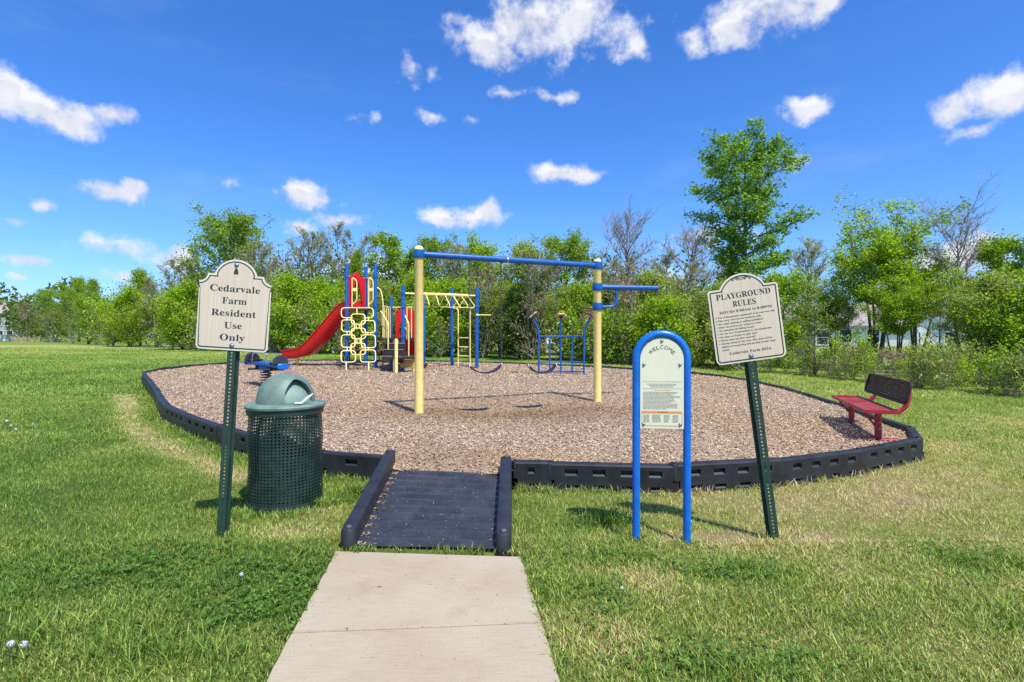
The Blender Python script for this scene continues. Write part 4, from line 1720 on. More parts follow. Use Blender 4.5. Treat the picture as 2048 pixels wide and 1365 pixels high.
# rules sign, leaning to the left
pr = thing('rules_sign', 'cream playground rules sign on a green post leaning to the left', 'sign', (1.838, 3.735, float(zg(1.838, 3.735)) - .02), rot=(R(2.5), R(-8.2), R(-4)))
perf_post(pr, 'post', 1.88)
hw, sh_ = .235, .515
poly = arcpts(-hw + .035, .035, .035, 180, 270, 5) + arcpts(hw - .035, .035, .035, 270, 360, 5)
poly += arcpts(hw - .02, sh_ - .02, .02, 0, 90, 4) + [(.152, sh_)] + arcpts(0, .435, .172, 28, 152, 18) + [(-.152, sh_)] + arcpts(-hw + .02, sh_ - .02, .02, 90, 180, 4)
pz = 1.292
plate = MB().plate(poly, -.031, -.027).build('sign_plate', 'plate_rim', pr, smooth=False, loc=(0, 0, pz))
fb = MB()
ip = inset_poly(poly, .0185)
fb.add([(x, -.0318, z) for x, z in ip], [tuple(range(len(ip)))])
fb.build('face_sheet', 'cream_plate', plate, smooth=False)
outline_strip('border_line', poly, .012, .0195, -.0325, 'black_print', plate)
text('lettering', serif('PLAYGROUND'), .365, .040, 0, .465, -.0325, 'black_print', plate)
text('lettering', serif('RULES'), .155, .040, .0, .407, -.0325, 'black_print', plate)
text('lettering', serif('HOURS 8:00AM to 8:00PM'), .352, .0165, .004, .357, -.0325, 'black_print', plate)
RULES = ['Use of playground equipment is at your own risk.', 'Play area reserved for residents only.', 'No rough playing or yelling permitted.',
         'Only one person per swing at a time.', 'No jumping off sliding board.', 'No one over 16 permitted to use equipment.',
         'No glass or bottles in play area.', 'Please clean-up after yourself.', 'Anyone found in this area after dark will be',
         'subject to trespassing and possible further legal', 'action.']
wd = [.385, .292, .300, .288, .235, .350, .250, .235, .345, .362, .05]
for k, s in enumerate(RULES):
    z = .325 - k * .0225
    text('lettering', serif(s), wd[k], .0115, -.188, z, -.0325, 'black_print', plate, left=True)
    if k < 9:
        MB().lathe([(.0032, 0), (.0032, .001)], 8).build('bullet', 'black_print', plate, smooth=False, loc=(-.197, -.0322, z)).rotation_euler = (R(90), 0, 0)
text('lettering', serif('Cedarvale Farm HOA'), .283, .0185, .0, .072, -.0325, 'black_print', plate)
screw(0, .036, -.0318, plate, .012)
# scroll ornament
for s in (-1, 1):
    sp = []
    for k in range(26):
        a = k / 25 * 3.6 * math.pi
        rr = .013 * (1 - k / 30)
        sp.append((s * (.026 + rr * math.cos(a)), -.0326, .574 + rr * math.sin(a)))
    MB().tube(sp, .0014, 5).build('scroll', 'black_print', plate)
    sp = [(s * (.036 + .022 * u), -.0326, .574 + .006 * math.sin(u * 6.3)) for u in np.linspace(0, 1, 9)] + [(s * (.058 + .005 * math.cos(a)), -.0326, .569 + .005 * math.sin(a)) for a in np.linspace(1.6, -3, 8)]
    MB().tube(sp, .0014, 5).build('scroll', 'black_print', plate)
MB().tube([(.011 * math.cos(a), -.0326, .574 + .009 * math.sin(a)) for a in np.linspace(0, 6.28, 14)[:-1]], .0014, 5, closed=True).build('scroll', 'black_print', plate)

# welcome sign in its blue tube frame
ws = thing('welcome_sign', 'ivory welcome panel in an arched blue tube frame on the lawn', 'sign', (1.03, 3.67, -.03), R(-6))
tw_, zt = .171, 1.475
pts = [(-tw_, 0, 0), (-tw_, 0, .3), (-tw_, 0, .8), (-tw_, 0, zt - tw_ - .025)] + [Vector((tw_ * math.cos(a), 0, zt - tw_ - .025 + tw_ * math.sin(a))) for a in np.linspace(math.pi, 0, 19)] + [(tw_, 0, .8), (tw_, 0, .3), (tw_, 0, 0)]
MB().tube(pts, .0265, 16).build('tube_frame', 'blue_frame', ws)
pw, pb = .146, .80
cz = zt - tw_ - .03
pp = [(-pw, pb), (pw, pb)] + [(pw * math.cos(a), cz + pw * .98 * math.sin(a)) for a in np.linspace(0, math.pi, 17)]
pn = MB().plate(pp, -.018, -.008).build('panel', 'ivory_panel', ws, smooth=False)
yf = -.0188
rad = .099
wsum = [1.25, .9, .85, 1.0, 1.05, 1.15, .9]
tot = sum(wsum)
aa = 0
for ch, wd_ in zip('WELCOME', wsum):
    an = R(149) - R(118) * ((aa + wd_ / 2) / tot)
    aa += wd_
    o = text('lettering', ch, .0222 * (wd_ ** .9), .027, 0, 0, 0, 'black_print', pn)
    o.location = (rad * math.cos(an), yf, cz - .014 + rad * math.sin(an))
    o.rotation_euler = (0, math.pi / 2 - an, 0)
for x, z in ((0, cz + pw * .875), (-pw * .83, cz - .035), (pw * .83, cz - .035), (-pw * .84, pb + .03), (pw * .84, pb + .03)):
    screw(x, z, -.018, pn, .008, 'screw')
prr = random.Random(3)


def line(z, x0, x1, h, mat, broken=True):
    b = MB()
    x = x0
    while x < x1 - .004:
        w = prr.uniform(.012, .03) if broken else x1 - x0
        w = min(w, x1 - x)
        b.box((x + w / 2, yf, z), (w - (.003 if broken else 0), .0008, h))
        x += w
    o = b.build('printed_line', mat, pn, smooth=False)
    if broken:
        stuff(o)


text('lettering', 'ADULT SUPERVISION IS RECOMMENDED', .262, .008, 0, 1.122, yf, 'orange_print', pn)
for k, z in enumerate((1.106, 1.096, 1.086)):
    line(z, -.10 + .012 * k, .10 - .012 * k, .0042, 'grey_print')
line(1.074, -.13, .13, .001, 'grey_print', False)
line(1.064, -.05, .06, .0045, 'pale_orange_print')
for k in range(14):
    line(1.050 - k * .0088, -.127, .127 - prr.random() ** 2 * .12, .0036, 'grey_print')
for x0, x1, z0_, z1_ in ((-.136, .136, .905, .920), (-.136, -.133, .822, .905), (.133, .136, .822, .905), (-.136, .136, .817, .822)):
    MB().box(((x0 + x1) / 2, yf, (z0_ + z1_) / 2), (x1 - x0, .0008, z1_ - z0_)).build('printed_frame', 'orange_print', pn, smooth=False)
text('lettering', 'WARNING', .07, .0075, .004, .9125, yf - .0008, 'black_print', pn)
for x0, x1 in ((-.128, -.075), (-.068, -.003), (.008, .055), (.068, .118)):
    for k in range(7):
        line(.893 - k * .0078, x0 + prr.uniform(0, .006), x1 - prr.uniform(0, .01), .0038, 'grey_print')

# ------------------------------------------------------------------ swing frame and swings
def zmf(x, y):
    return float(zm(x, y))


PL, PRt = Vector((-1.388, 7.95, 0)), Vector((1.461, 9.10, 0))
PL.z, PRt.z = zmf(PL.x, PL.y), zmf(PRt.x, PRt.y)
sf = thing('swing_set', 'yellow two post swing set with blue beam and short side arm', 'swing set', PL)


def post(p, top, r, cap_r=None):
    b = MB()
    h = top - p.z
    b.lathe([(r, -.15), (r, h - .09), (r * 1.05, h - .085), (r * 1.05, h - .06), (r * .95, h - .03), (r * .7, h - .008), (r * .3, h), (.001, h + .001)], 24, p - PL)
    return b


zt_l, zt_r = zpx(492, PL.y), zpx(518, PRt.y)
post(PL, zt_l, .066).build('post', 'yellow_paint', sf)
post(PRt, zt_r, .066).build('post', 'yellow_paint', sf)
bz_l, bz_r = zpx(509, PL.y), zpx(532, PRt.y)
ba, bb = PL.copy(), PRt.copy()
ba.z, bb.z = bz_l, bz_r
MB().tube([ba - PL, (ba + bb) / 2 - PL, bb - PL], .048, 20).build('beam', 'blue_paint', sf)


def clamp(c, parent, h=.13, r=.082):
    b = MB().lathe([(r, -h / 2), (r + .004, -h / 2 + .01), (r + .004, h / 2 - .01), (r, h / 2)], 24, c - PL)
    o = b.build('clamp', 'blue_paint', parent)
    MB().box(c - PL + Vector((.0, -r - .008, -.03)), (.018, .02, .018), None, .004).build('bolt', 'chain_metal', o)
    return o


clamp(ba, sf)
clamp(bb, sf)
ad = Vector((1.07, .19, 0)).normalized()
a0 = PRt.copy()
a0.z = zpx(575, PRt.y)
a1 = a0 + ad * 1.09
clamp(a0, sf)
MB().tube([a0 - PL, a1 - PL], .047, 20).build('side_arm', 'blue_paint', sf)
MB().lathe([(.049, -.006), (.049, .006)], 20).build('arm_cap', 'blue_paint', sf, loc=a1 - PL).rotation_euler = (R(90), 0, math.atan2(ad.y, ad.x) + R(90))
b0 = PRt.copy()
b0.z = zpx(614, PRt.y)
clamp(b0, sf)
br = rounded([b0 + ad * .07, b0 + ad * .34, b0 + ad * .34 + Vector((0, 0, a0.z - b0.z - .04))], .17, 8)
MB().tube([p - PL for p in br], .027, 14).build('brace', 'blue_paint', sf)
for u in (.56, .98):
    p = a0 + ad * 1.09 * u
    MB().box(p - PL + Vector((0, 0, -.085)), (.025, .03, .09), None, .006).build('hanger', 'chain_metal', sf)
HANG = []
for px in (938.5, 1002, 1055, 1113):
    k = (px - CX) / FP
    t_ = (k * ba.y - ba.x) / ((bb.x - ba.x) - k * (bb.y - ba.y))
    p = ba.lerp(bb, t_)
    HANG.append(p)
    MB().box(p - PL + Vector((0, 0, -.085)), (.025, .03, .09), None, .006).build('hanger', 'chain_metal', sf)
MB().lathe([(.0488, -.012), (.0488, .012)], 20).build('worn_band', 'steel', sf, loc=ba.lerp(bb, .46) - PL).rotation_euler = (R(90), 0, math.atan2(bb.y - ba.y, bb.x - ba.x) + R(90))


def chain_mesh(p0, p1):
    b = MB()
    d = p1 - p0
    n = int(d.length / .034)
    u, w = frame(d)
    dn = d.normalized()
    for i in range(n):
        c = p0.lerp(p1, (i + .5) / n)
        s = u if i % 2 else w
        l, wd_ = .021, .009
        pts_ = [c + dn * l + s * wd_ * .5, c + dn * l * .6 + s * wd_, c - dn * l * .6 + s * wd_, c - dn * l + s * wd_ * .5, c - dn * l - s * wd_ * .5, c - dn * l * .6 - s * wd_, c + dn * l * .6 - s * wd_, c + dn * l - s * wd_ * .5]
        b.tube(pts_, .003, 4, closed=True)
    return b


for k, lab in ((0, 'black belt swing hanging nearer the left yellow post'), (1, 'black belt swing hanging nearer the right yellow post')):
    h0, h1 = HANG[2 * k], HANG[2 * k + 1]
    mid = (h0 + h1) / 2
    d = (h1 - h0)
    d.z = 0
    d.normalize()
    sw = thing('swing', lab, 'swing', (mid.x, mid.y, zpx(747, mid.y)), group='belt swings on the blue beam')
    o_ = Vector(sw.location)
    wdt = .27 if k == 0 else .25
    e0, e1 = mid - d * wdt, mid + d * wdt
    ez = zpx(733, mid.y)
    e0.z = e1.z = ez
    stuff(chain_mesh(h0 + Vector((0, 0, -.12)) - o_, e0 - o_).build('chain', 'chain_metal', sw))
    stuff(chain_mesh(h1 + Vector((0, 0, -.12)) - o_, e1 - o_).build('chain', 'chain_metal', sw))
    n = 16
    s = Vector((-d.y, d.x, 0))
    vs = []
    for i in range(n + 1):
        u = -1 + 2 * i / n
        c = mid + d * wdt * u * (1 - .06 * u * u)
        c.z = sw.location.z + (ez - sw.location.z) * abs(u) ** 2.3
        hw_ = .075 * (1 - .35 * abs(u) ** 4)
        for (a_, zz) in ((-1, .0), (1, .0), (1, .016), (-1, .016)):
            vs.append(c + s * a_ * hw_ + Vector((0, 0, zz)) - o_)
    fs = [(i * 4 + j, i * 4 + (j + 1) % 4, (i + 1) * 4 + (j + 1) % 4, (i + 1) * 4 + j) for i in range(n) for j in range(4)] + [(0, 1, 2, 3), (n * 4 + 3, n * 4 + 2, n * 4 + 1, n * 4)]
    MB().add(vs, fs).build('seat', 'black_rubber', sw)
    for e in (e0, e1):
        MB().tube([e - o_ + s * .05, e - o_ + Vector((0, 0, .05)), e - o_ - s * .05], .006, 6, closed=True).build('shackle', 'steel', sw)

# ------------------------------------------------------------------ play structure
O = Vector((-3.6, 16.0, zmf(-3.6, 16)))
ps = thing('play_structure', 'blue yellow and red play structure with slide, net climber and overhead loops', 'play structure', O)


def W_(b, name, mat, parent=ps, **kw):
    """Build from world points as a part of the play structure (or a sub-part of a part placed like it)."""
    b.v = [(p[0] - O.x, p[1] - O.y, p[2] - O.z) for p in b.v]
    return b.build(name, mat, parent, **kw)


PR_ = .053


def ppost(x, y, top, collars=(), name='post', mat='blue_paint', r=PR_):
    z = zmf(x, y)
    b = MB().lathe([(r, z - .12), (r, top - .03), (r * .9, top - .012), (r * .5, top), (.001, top + .001)], 18, (x, y, 0))
    o = W_(b, name, mat)
    for c in collars:
        W_(MB().lathe([(r + .002, c - .035), (r + .012, c - .03), (r + .012, c + .03), (r + .002, c + .035)], 18, (x, y, 0)), 'collar', mat, o)
    return o


Rp, Lp, Mp = Vector((-4.13, 16.1, 0)), Vector((-4.96, 15.98, 0)), Vector((-4.58, 16.68, 0))
Sp, Tp, Up = Vector((-3.80, 16.7, 0)), Vector((-3.09, 15.1, 0)), Vector((-2.72, 16.45, 0))
Wp, Vp = Vector((-1.88, 16.7, 0)), Vector((-1.06, 16.07, 0))
HD, LD = 2.23, 1.34                     # deck heights
ppost(Rp.x, Rp.y, 3.556, (3.17, 2.28, 1.3))
ppost(Lp.x, Lp.y, 3.56, (3.17, 2.28))
ppost(Mp.x, Mp.y, 3.56, (3.17, 2.28))
ppost(Sp.x, Sp.y, 2.63, (2.2,))
ppost(Tp.x, Tp.y, 2.83, (2.6, 2.2, 1.36))
ppost(Up.x, Up.y, 2.63, (2.2,))
ppost(Wp.x, Wp.y, 2.90, (2.6, 2.27))
ppost(Vp.x, Vp.y, 2.86, (2.6, 2.27))


def deck(poly, z, name):
    b = MB()
    n = len(poly)
    vs = [(p[0], p[1], z) for p in poly] + [(p[0], p[1], z - .07) for p in poly]
    b.add(vs, [tuple(range(n)), tuple(range(2 * n - 1, n - 1, -1))] + [(i, i + n, (i + 1) % n + n, (i + 1) % n) for i in range(n)])
    return W_(b, name, 'brown_vinyl', smooth=False)


deck([(Lp.x - .04, Lp.y - .03), (Rp.x + .05, Rp.y - .03), (Mp.x, Mp.y + .06)], HD, 'upper_deck')
deck([(-4.08, 16.02), (-3.78, 15.42), (-3.04, 15.16), (-2.68, 16.5), (-3.78, 16.78)], LD, 'lower_deck')

# climbing net of rounded loops, leaning against the upper deck
net = MB()


def netpt(x, y):
    """From the loop drawing (x 540..860, y 620..1185) to the leaning plane of the climber."""
    t_ = (y - 620) / (1185 - 620)
    xs = x + (y - 620) / 490 * 34 - 17
    u = (xs - 701) / 285
    top, bot = Vector((-4.555, 15.84, HD + .0)), Vector((-4.44, 15.12, zmf(-4.44, 15.12) - .02))
    return top.lerp(bot, t_) + Vector((u * .93, u * .10, 0))


loops = [(565, 735, 675, 840), (562, 870, 678, 980), (558, 1010, 680, 1110), (735, 740, 855, 850), (733, 870, 855, 985), (722, 1005, 852, 1110),
         (650, 680, 770, 775), (650, 810, 770, 905), (643, 945, 765, 1045)]
net_o = bpy.data.objects.new('net_climber', None)
COL.objects.link(net_o)
net_o.parent = ps
net_o.location = (0, 0, 0)
W_(MB().tube(rounded([netpt(662, 715), netpt(563, 715), netpt(563, 622), netpt(845, 622), netpt(845, 715), netpt(758, 715)], .12, 5), .017, 8), 'top_loop', 'yellow_tube', net_o)
for (x0, y0, x1, y1) in loops:
    W_(MB().tube(rounded([netpt(x0, y0), netpt(x1, y0), netpt(x1, y1), netpt(x0, y1)], .10, 5, closed=True), .017, 8, closed=True), 'loop', 'yellow_tube', net_o)
for x, y0, y1 in ((700, 622, 680), (690, 775, 810), (718, 775, 810), (695, 905, 945), (722, 905, 945), (610, 840, 870), (635, 840, 870), (790, 850, 870), (815, 850, 870),
                  (610, 980, 1010), (635, 980, 1010), (790, 985, 1005), (612, 715, 735), (800, 715, 740), (600, 1110, 1190), (790, 1110, 1190)):
    W_(MB().tube([netpt(x, y0), netpt(x, y1)], .020 if y1 > 1150 else .014, 8), 'leg' if y1 > 1150 else 'link', 'yellow_tube', net_o)

# hand loops at the entrance above the climber
for (xa, xb) in ((-4.80, -4.66), (-4.30, -4.17)):
    y_ = 15.98
    W_(MB().tube(rounded([(xa, y_, HD), (xa, y_, HD + .92), (xb, y_ + .01, HD + .82), (xb, y_ + .01, HD + .22), (xa + .01, y_, HD + .10)], .07, 4), .017, 8), 'hand_loop', 'yellow_tube')
    W_(MB().box(((xa + xb) / 2, y_, HD + .55), (abs(xb - xa), .02, .09)), 'gusset', 'yellow_tube', smooth=False)
# top rails of the upper deck
W_(MB().tube([Lp + Vector((0, 0, HD + .96)), Mp + Vector((0, 0, HD + .96))], .018, 8), 'top_rail', 'yellow_tube')
W_(MB().tube([Mp + Vector((0, 0, HD + .96)), Rp + Vector((0, 0, HD + .96))], .018, 8), 'top_rail', 'yellow_tube')
for u in (.25, .5, .75):
    p = Mp.lerp(Rp, u)
    W_(MB().tube([p + Vector((0, 0, HD)), p + Vector((0, 0, HD + .95))], .014, 8), 'baluster', 'yellow_tube')


def hood(p0, p1, z0, h, parent=ps):
    w = (p1 - p0).length
    f = lambda u, v: (u * w, z0 + v * h)
    pl = [f(.08, 0), f(.2, 0), f(.2, .12), f(.36, .62), f(.42, .74), f(.58, .74), f(.64, .62), f(.8, .12), f(.8, 0), f(.92, 0), f(.92, .86), f(.68, .88), f(.60, .96), f(.5, 1.0), f(.40, .96), f(.32, .88), f(.08, .86)]
    o = MB().plate(pl, -.03, .03).build('slide_hood', 'red_plastic', parent, smooth=False)
    o.location = (p0.x - O.x, p0.y - O.y, -O.z)
    o.rotation_euler = (0, 0, math.atan2(p1.y - p0.y, p1.x - p0.x))
    return o


def slide(start, d, prof, hw=.27, wall=.30, name='slide'):
    d = Vector(d).normalized()
    s = Vector((-d.y, d.x, 0))
    path_ = []
    pts_ = [Vector((u, 0, z)) for u, z in prof]
    pts_ = rounded(pts_, .25, 4)
    vs, fs = [], []
    sec = [(-1.12, 1.0), (-1.12, .93), (-1.03, .9), (-1.0, .1), (-.85, -.09), (.85, -.09), (1.0, .1), (1.03, .9), (1.12, .93), (1.12, 1.0), (1.0, 1.02), (.9, .95), (.86, .15), (.72, 0), (-.72, 0), (-.86, .15), (-.9, .95), (-1.0, 1.02)]
    k = len(sec)
    n = len(pts_)
    for i, q in enumerate(pts_):
        a, c = pts_[max(0, i - 1)], pts_[min(n - 1, i + 1)]
        tng = (c - a).normalized()
        nrm = Vector((-tng.z, 0, tng.x))
        fl = 1 + (.10 * max(0, (i / (n - 1) - .85) / .15))
        for (a_, v_) in sec:
            off = nrm * v_ * wall
            vs.append(Vector((start.x, start.y, 0)) + d * (q.x + off.x) + s * a_ * hw * fl + Vector((0, 0, q.z + off.z)))
    for i in range(n - 1):
        for j in range(k):
            fs.append((i * k + j, i * k + (j + 1) % k, (i + 1) * k + (j + 1) % k, (i + 1) * k + j))
    fs += [tuple(range(k))[::-1], tuple((n - 1) * k + j for j in range(k))]
    b = MB().add(vs, fs)
    return W_(b, name, 'red_plastic', angle=50), d


hood(Lp, Mp, HD, 1.12)
mid = (Lp + Mp) / 2
sl, dd = slide(mid, (-.92, .38, 0), [(0, HD - .02), (.2, HD - .03), (.42, 2.08), (.9, 1.62), (1.4, 1.15), (1.85, .82), (2.1, .75), (2.4, .72), (2.68, .66)], .27, .25)
ft = mid + dd * 2.35
W_(MB().tube([(ft.x, ft.y, zmf(ft.x, ft.y) - .1), (ft.x, ft.y, .70)], .04, 10), 'slide_leg', 'yellow_paint')
# second, short slide leaving the lower deck at the back
h2a, h2b = Vector((-3.68, 16.62, 0)), Vector((-2.98, 16.50, 0))
hood(h2a, h2b, LD, .98)
slide((h2a + h2b) / 2, (.08, 1, 0), [(0, LD - .02), (.18, LD - .03), (.4, 1.2), (.9, .86), (1.2, .74), (1.5, .72)], .26, .26)
W_(MB().tube([h2a + Vector((-.05, .02, 2.28)), h2b + Vector((.22, -.02, 2.28))], .018, 8), 'top_rail', 'yellow_tube')

# guard between upper and lower decks
g0, g1 = Vector((-3.98, 16.25, 0)), Vector((-3.74, 16.6, 0))
W_(MB().tube(rounded([Rp + Vector((.04, 0, 2.85)), Rp + Vector((.16, .02, 2.80)), Vector((-3.90, 16.1, 2.42)), Vector((-3.90, 16.1, LD))], .16, 5), .018, 8), 'hand_rail', 'yellow_tube')
W_(MB().tube([Vector((-3.90, 16.1, 2.3)), Sp + Vector((0, 0, 2.28))], .016, 8), 'top_rail', 'yellow_tube')
for u in (.2, .45, .7, .9):
    p = Vector((-3.90, 16.1, 0)).lerp(Sp, u)
    W_(MB().tube([p + Vector((0, 0, LD)), p + Vector((0, 0, 2.28))], .013, 8), 'baluster', 'yellow_tube')

# transfer steps towards the viewer
sd = Vector((.02, -1, 0))
e0, e1 = Vector((-3.62, 15.40, 0)), Vector((-3.02, 15.20, 0))
for k, (z, off) in enumerate(((1.18, .22), (1.01, .44), (.83, .66))):
    a_, c_ = e0 + sd * (off - .22), e1 + sd * (off - .22)
    f0, f1 = e0 + sd * off, e1 + sd * off
    b = MB()
    zb = z - .18
    vs = [(f0.x, f0.y, z), (f1.x, f1.y, z), (c_.x, c_.y, z), (a_.x, a_.y, z), (f0.x, f0.y, zb), (f1.x, f1.y, zb), (c_.x, c_.y, zb), (a_.x, a_.y, zb)]
    b.add(vs, [(0, 1, 2, 3), (4, 7, 6, 5), (0, 4, 5, 1), (1, 5, 6, 2), (2, 6, 7, 3), (3, 7, 4, 0)])
    st_ = W_(b, 'step', 'brown_vinyl', smooth=False)
    W_(MB().tube([f0 + Vector((0, 0, z + .002)), f1 + Vector((0, 0, z + .002))], .009, 6), 'nosing', 'grey_print', st_)
b = MB()
b.add([(e0.x, e0.y, LD - .02), (e0.x, e0.y, .62), (e0.x + sd.x * .66, e0.y + sd.y * .66, .62), (e0.x + sd.x * .66, e0.y + sd.y * .66, .83)], [(0, 1, 2, 3)])
W_(b, 'side_panel', 'brown_vinyl', smooth=False)
# transfer platform with its yellow legs and panel
pc = Vector((-2.98, 14.62, 0))
W_(MB().box((pc.x, pc.y, .80), (.62, .5, .07), Matrix.Rotation(R(-16), 3, 'Z'), .012), 'transfer_platform', 'brown_vinyl', smooth=False)
for dx, dy in ((-.22, -.14), (.26, .1)):
    W_(MB().tube([(pc.x + dx, pc.y + dy, .25), (pc.x + dx, pc.y + dy, .765)], .032, 10), 'leg', 'yellow_paint')
W_(MB().box((pc.x + .08, pc.y + .1, .62), (.42, .05, .2), Matrix.Rotation(R(-16), 3, 'Z')), 'skirt_panel', 'flower_yellow', smooth=False)
xx = Vector((-3.13, 14.4, 0))
W_(MB().lathe([(.044, zmf(xx.x, xx.y) - .1), (.044, 1.29), (.036, 1.315), (.001, 1.32)], 16, (xx.x, xx.y, 0)), 'grab_post', 'yellow_paint')
for (x0, y0, x1, y1) in ((-3.86, 15.65, -3.50, 15.05), (-3.16, 15.28, -2.90, 14.95)):
    p0, p1 = Vector((x0, y0, 0)), Vector((x1, y1, 0))
    W_(MB().tube(rounded([p0 + Vector((0, 0, 2.12)), p0.lerp(p1, .25) + Vector((0, 0, 2.05)), p1 + Vector((0, 0, 1.74)), p1 + Vector((0, 0, .82))], .1, 4), .018, 8), 'hand_rail', 'yellow_tube')
    W_(MB().tube(rounded([p0.lerp(p1, .12) + Vector((0, 0, 2.10)), p0.lerp(p1, .12) + Vector((0, 0, 1.72)), p1 + Vector((0, 0, 1.5))], .08, 4), .015, 8), 'mid_rail', 'yellow_tube')
    for u in (.45, .72):
        p = p0.lerp(p1, u)
        W_(MB().tube([p + Vector((0, 0, 1.30)), p + Vector((0, 0, 2.0 - .34 * u))], .012, 8), 'baluster', 'yellow_tube')
W_(MB().tube([Tp + Vector((.1, .05, LD)), Tp + Vector((.1, .05, 2.2))], .014, 8), 'baluster', 'yellow_tube')
W_(MB().tube([Tp + Vector((.19, .25, LD)), Tp + Vector((.19, .25, 2.2))], .014, 8), 'baluster', 'yellow_tube')

# overhead beam with hanging loops
oa, ob = Tp + Vector((0, 0, 2.6)), Vp + Vector((0, 0, 2.6))
W_(MB().tube([oa, ob], .024, 10), 'overhead_beam_end', 'yellow_tube')
W_(MB().tube([oa.lerp(ob, .16), oa.lerp(ob, .86)], .042, 12), 'overhead_beam', 'yellow_tube')
bd = (ob - oa).normalized()
for k, u in enumerate((.16, .30, .43, .55, .66, .77, .86)):
    c = oa.lerp(ob, u)
    ang = R(96 + 15 * max(0, k - 2))
    s = Vector((bd.x * math.cos(ang) - bd.y * math.sin(ang), bd.x * math.sin(ang) + bd.y * math.cos(ang), 0))
    W_(MB().tube(rounded([c, c + s * .23 + Vector((0, 0, -.32)), c + s * .19 + Vector((0, 0, -.365)), c - s * .19 + Vector((0, 0, -.365)), c - s * .23 + Vector((0, 0, -.32))], .03, 3, closed=True), .015, 7, closed=True), 'hand_loop', 'yellow_tube')
# ladder between the two end posts
l0, l1 = Wp.lerp(Vp, .255), Wp.lerp(Vp, .735)
for lq, pq in ((l0, Wp), (l1, Vp)):
    W_(MB().tube(rounded([pq + Vector((0, 0, 2.25)), lq + Vector((0, 0, 2.25)), lq + Vector((0, 0, .3))], .13, 5), .020, 8), 'ladder_rail', 'yellow_tube')
for z in (1.33, 1.05, .77):
    W_(MB().tube([l0 + Vector((0, 0, z)), l1 + Vector((0, 0, z))], .017, 8), 'rung', 'yellow_tube')
W_(MB().tube([Vp + Vector((0, 0, 2.02)), Vp + Vector((.43, .0, 2.02))], .016, 8), 'chinning_bar', 'yellow_tube')
W_(MB().box(Vp + Vector((.02, -.05, 2.02)), (.09, .06, .06), None, .01), 'bracket', 'yellow_tube')
W_(MB().box((-2.72, 16.0, .52), (.34, .26, .12), None, .02), 'stepping_pad', 'brown_vinyl')

# ------------------------------------------------------------------ blue flower climber
fc = thing('flower_climber', 'blue arched bar climber topped with three flower discs', 'climber', (1.29, 13.9, zmf(1.29, 13.9)))
fz = zmf(1.29, 13.9)
yb = lambda x: .16 * (1 - (x / .6) ** 2)
z = lambda py: zpx(py, 13.9) - fz
for s in (-1, 1):
    MB().tube(rounded([(s * .59, 0, -.1), (s * .59, 0, z(662)), (s * .66, -.02, z(650)), (s * .76, -.04, z(634))], .15, 5), .026, 10).build('side_post', 'blue_paint', fc)
MB().tube([(0, yb(0), -.1), (0, yb(0), z(672)), (0, yb(0) - .02, z(636))], .024, 10).build('centre_post', 'blue_paint', fc)
for x in (-.295, .295):
    MB().tube([(x, yb(x), z(746)), (x, yb(x), z(673))], .022, 10).build('bar', 'blue_paint', fc)
for zz in (673, 724.5, 744):
    MB().tube([(x, yb(x), z(zz)) for x in np.linspace(-.59, .59, 11)], .020, 8).build('cross_bar', 'blue_paint', fc)
for (x, y, zz, mt, tx, tyy) in ((-.77, -.04, 631, 'flower_tan', 0, -38), (0, yb(0) - .03, 632, 'flower_yellow', -28, 0), (.77, -.04, 630, 'flower_pink', 0, 34)):
    b = MB()
    ring = []
    n = 40
    for rr, zq in ((1, -.018), (1, .018)):
        ring.append([(.135 * rr * (1 + .13 * math.cos(6 * a)) * math.cos(a), .135 * rr * (1 + .13 * math.cos(6 * a)) * math.sin(a), zq) for a in np.linspace(0, 2 * math.pi, n, endpoint=False)])
    vs = ring[0] + ring[1]
    b.add(vs, [tuple(range(n))[::-1], tuple(n + i for i in range(n))] + [(i, (i + 1) % n, (i + 1) % n + n, i + n) for i in range(n)])
    o = b.build('flower', mt, fc)
    o.location = (x, y, z(zz))
    o.rotation_euler = (R(tx), R(tyy), 0)
    MB().lathe([(.055, -.035), (.06, -.018), (.06, .03), (.03, .04), (.001, .041)], 16).build('flower_centre', 'black_rubber', o)

# ------------------------------------------------------------------ spring rider
sr = thing('spring_rider', 'blue two seat rocker with dark seats on a black coil spring', 'spring rider', (-5.27, 11.4, zmf(-5.27, 11.4)), R(-38))
b = MB()
hlx = [(.10 * math.cos(a), .10 * math.sin(a), .02 + .36 * a / (2 * math.pi * 6.5)) for a in np.linspace(0, 2 * math.pi * 6.5, 120)]
b.tube(hlx, .0135, 8)
b.build('spring', 'black_rubber', sr)
MB().lathe([(.13, -.05), (.13, .02), (.11, .03), (.001, .03)], 20).build('base_plate', 'black_rubber', sr)
MB().lathe([(.12, .37), (.12, .40), (.08, .41), (.001, .41)], 20).build('top_plate', 'chain_metal', sr)
MB().box((0, 0, .435), (.36, .16, .07), None, .015).build('mounting_block', 'blue_paint', sr)
tilt = R(2.2)
bd_ = MB().box((0, 0, 0), (1.44, .20, .075), Matrix.Rotation(tilt, 3, 'Y'), .02).build('board', 'blue_paint', sr, loc=(0, 0, .505))
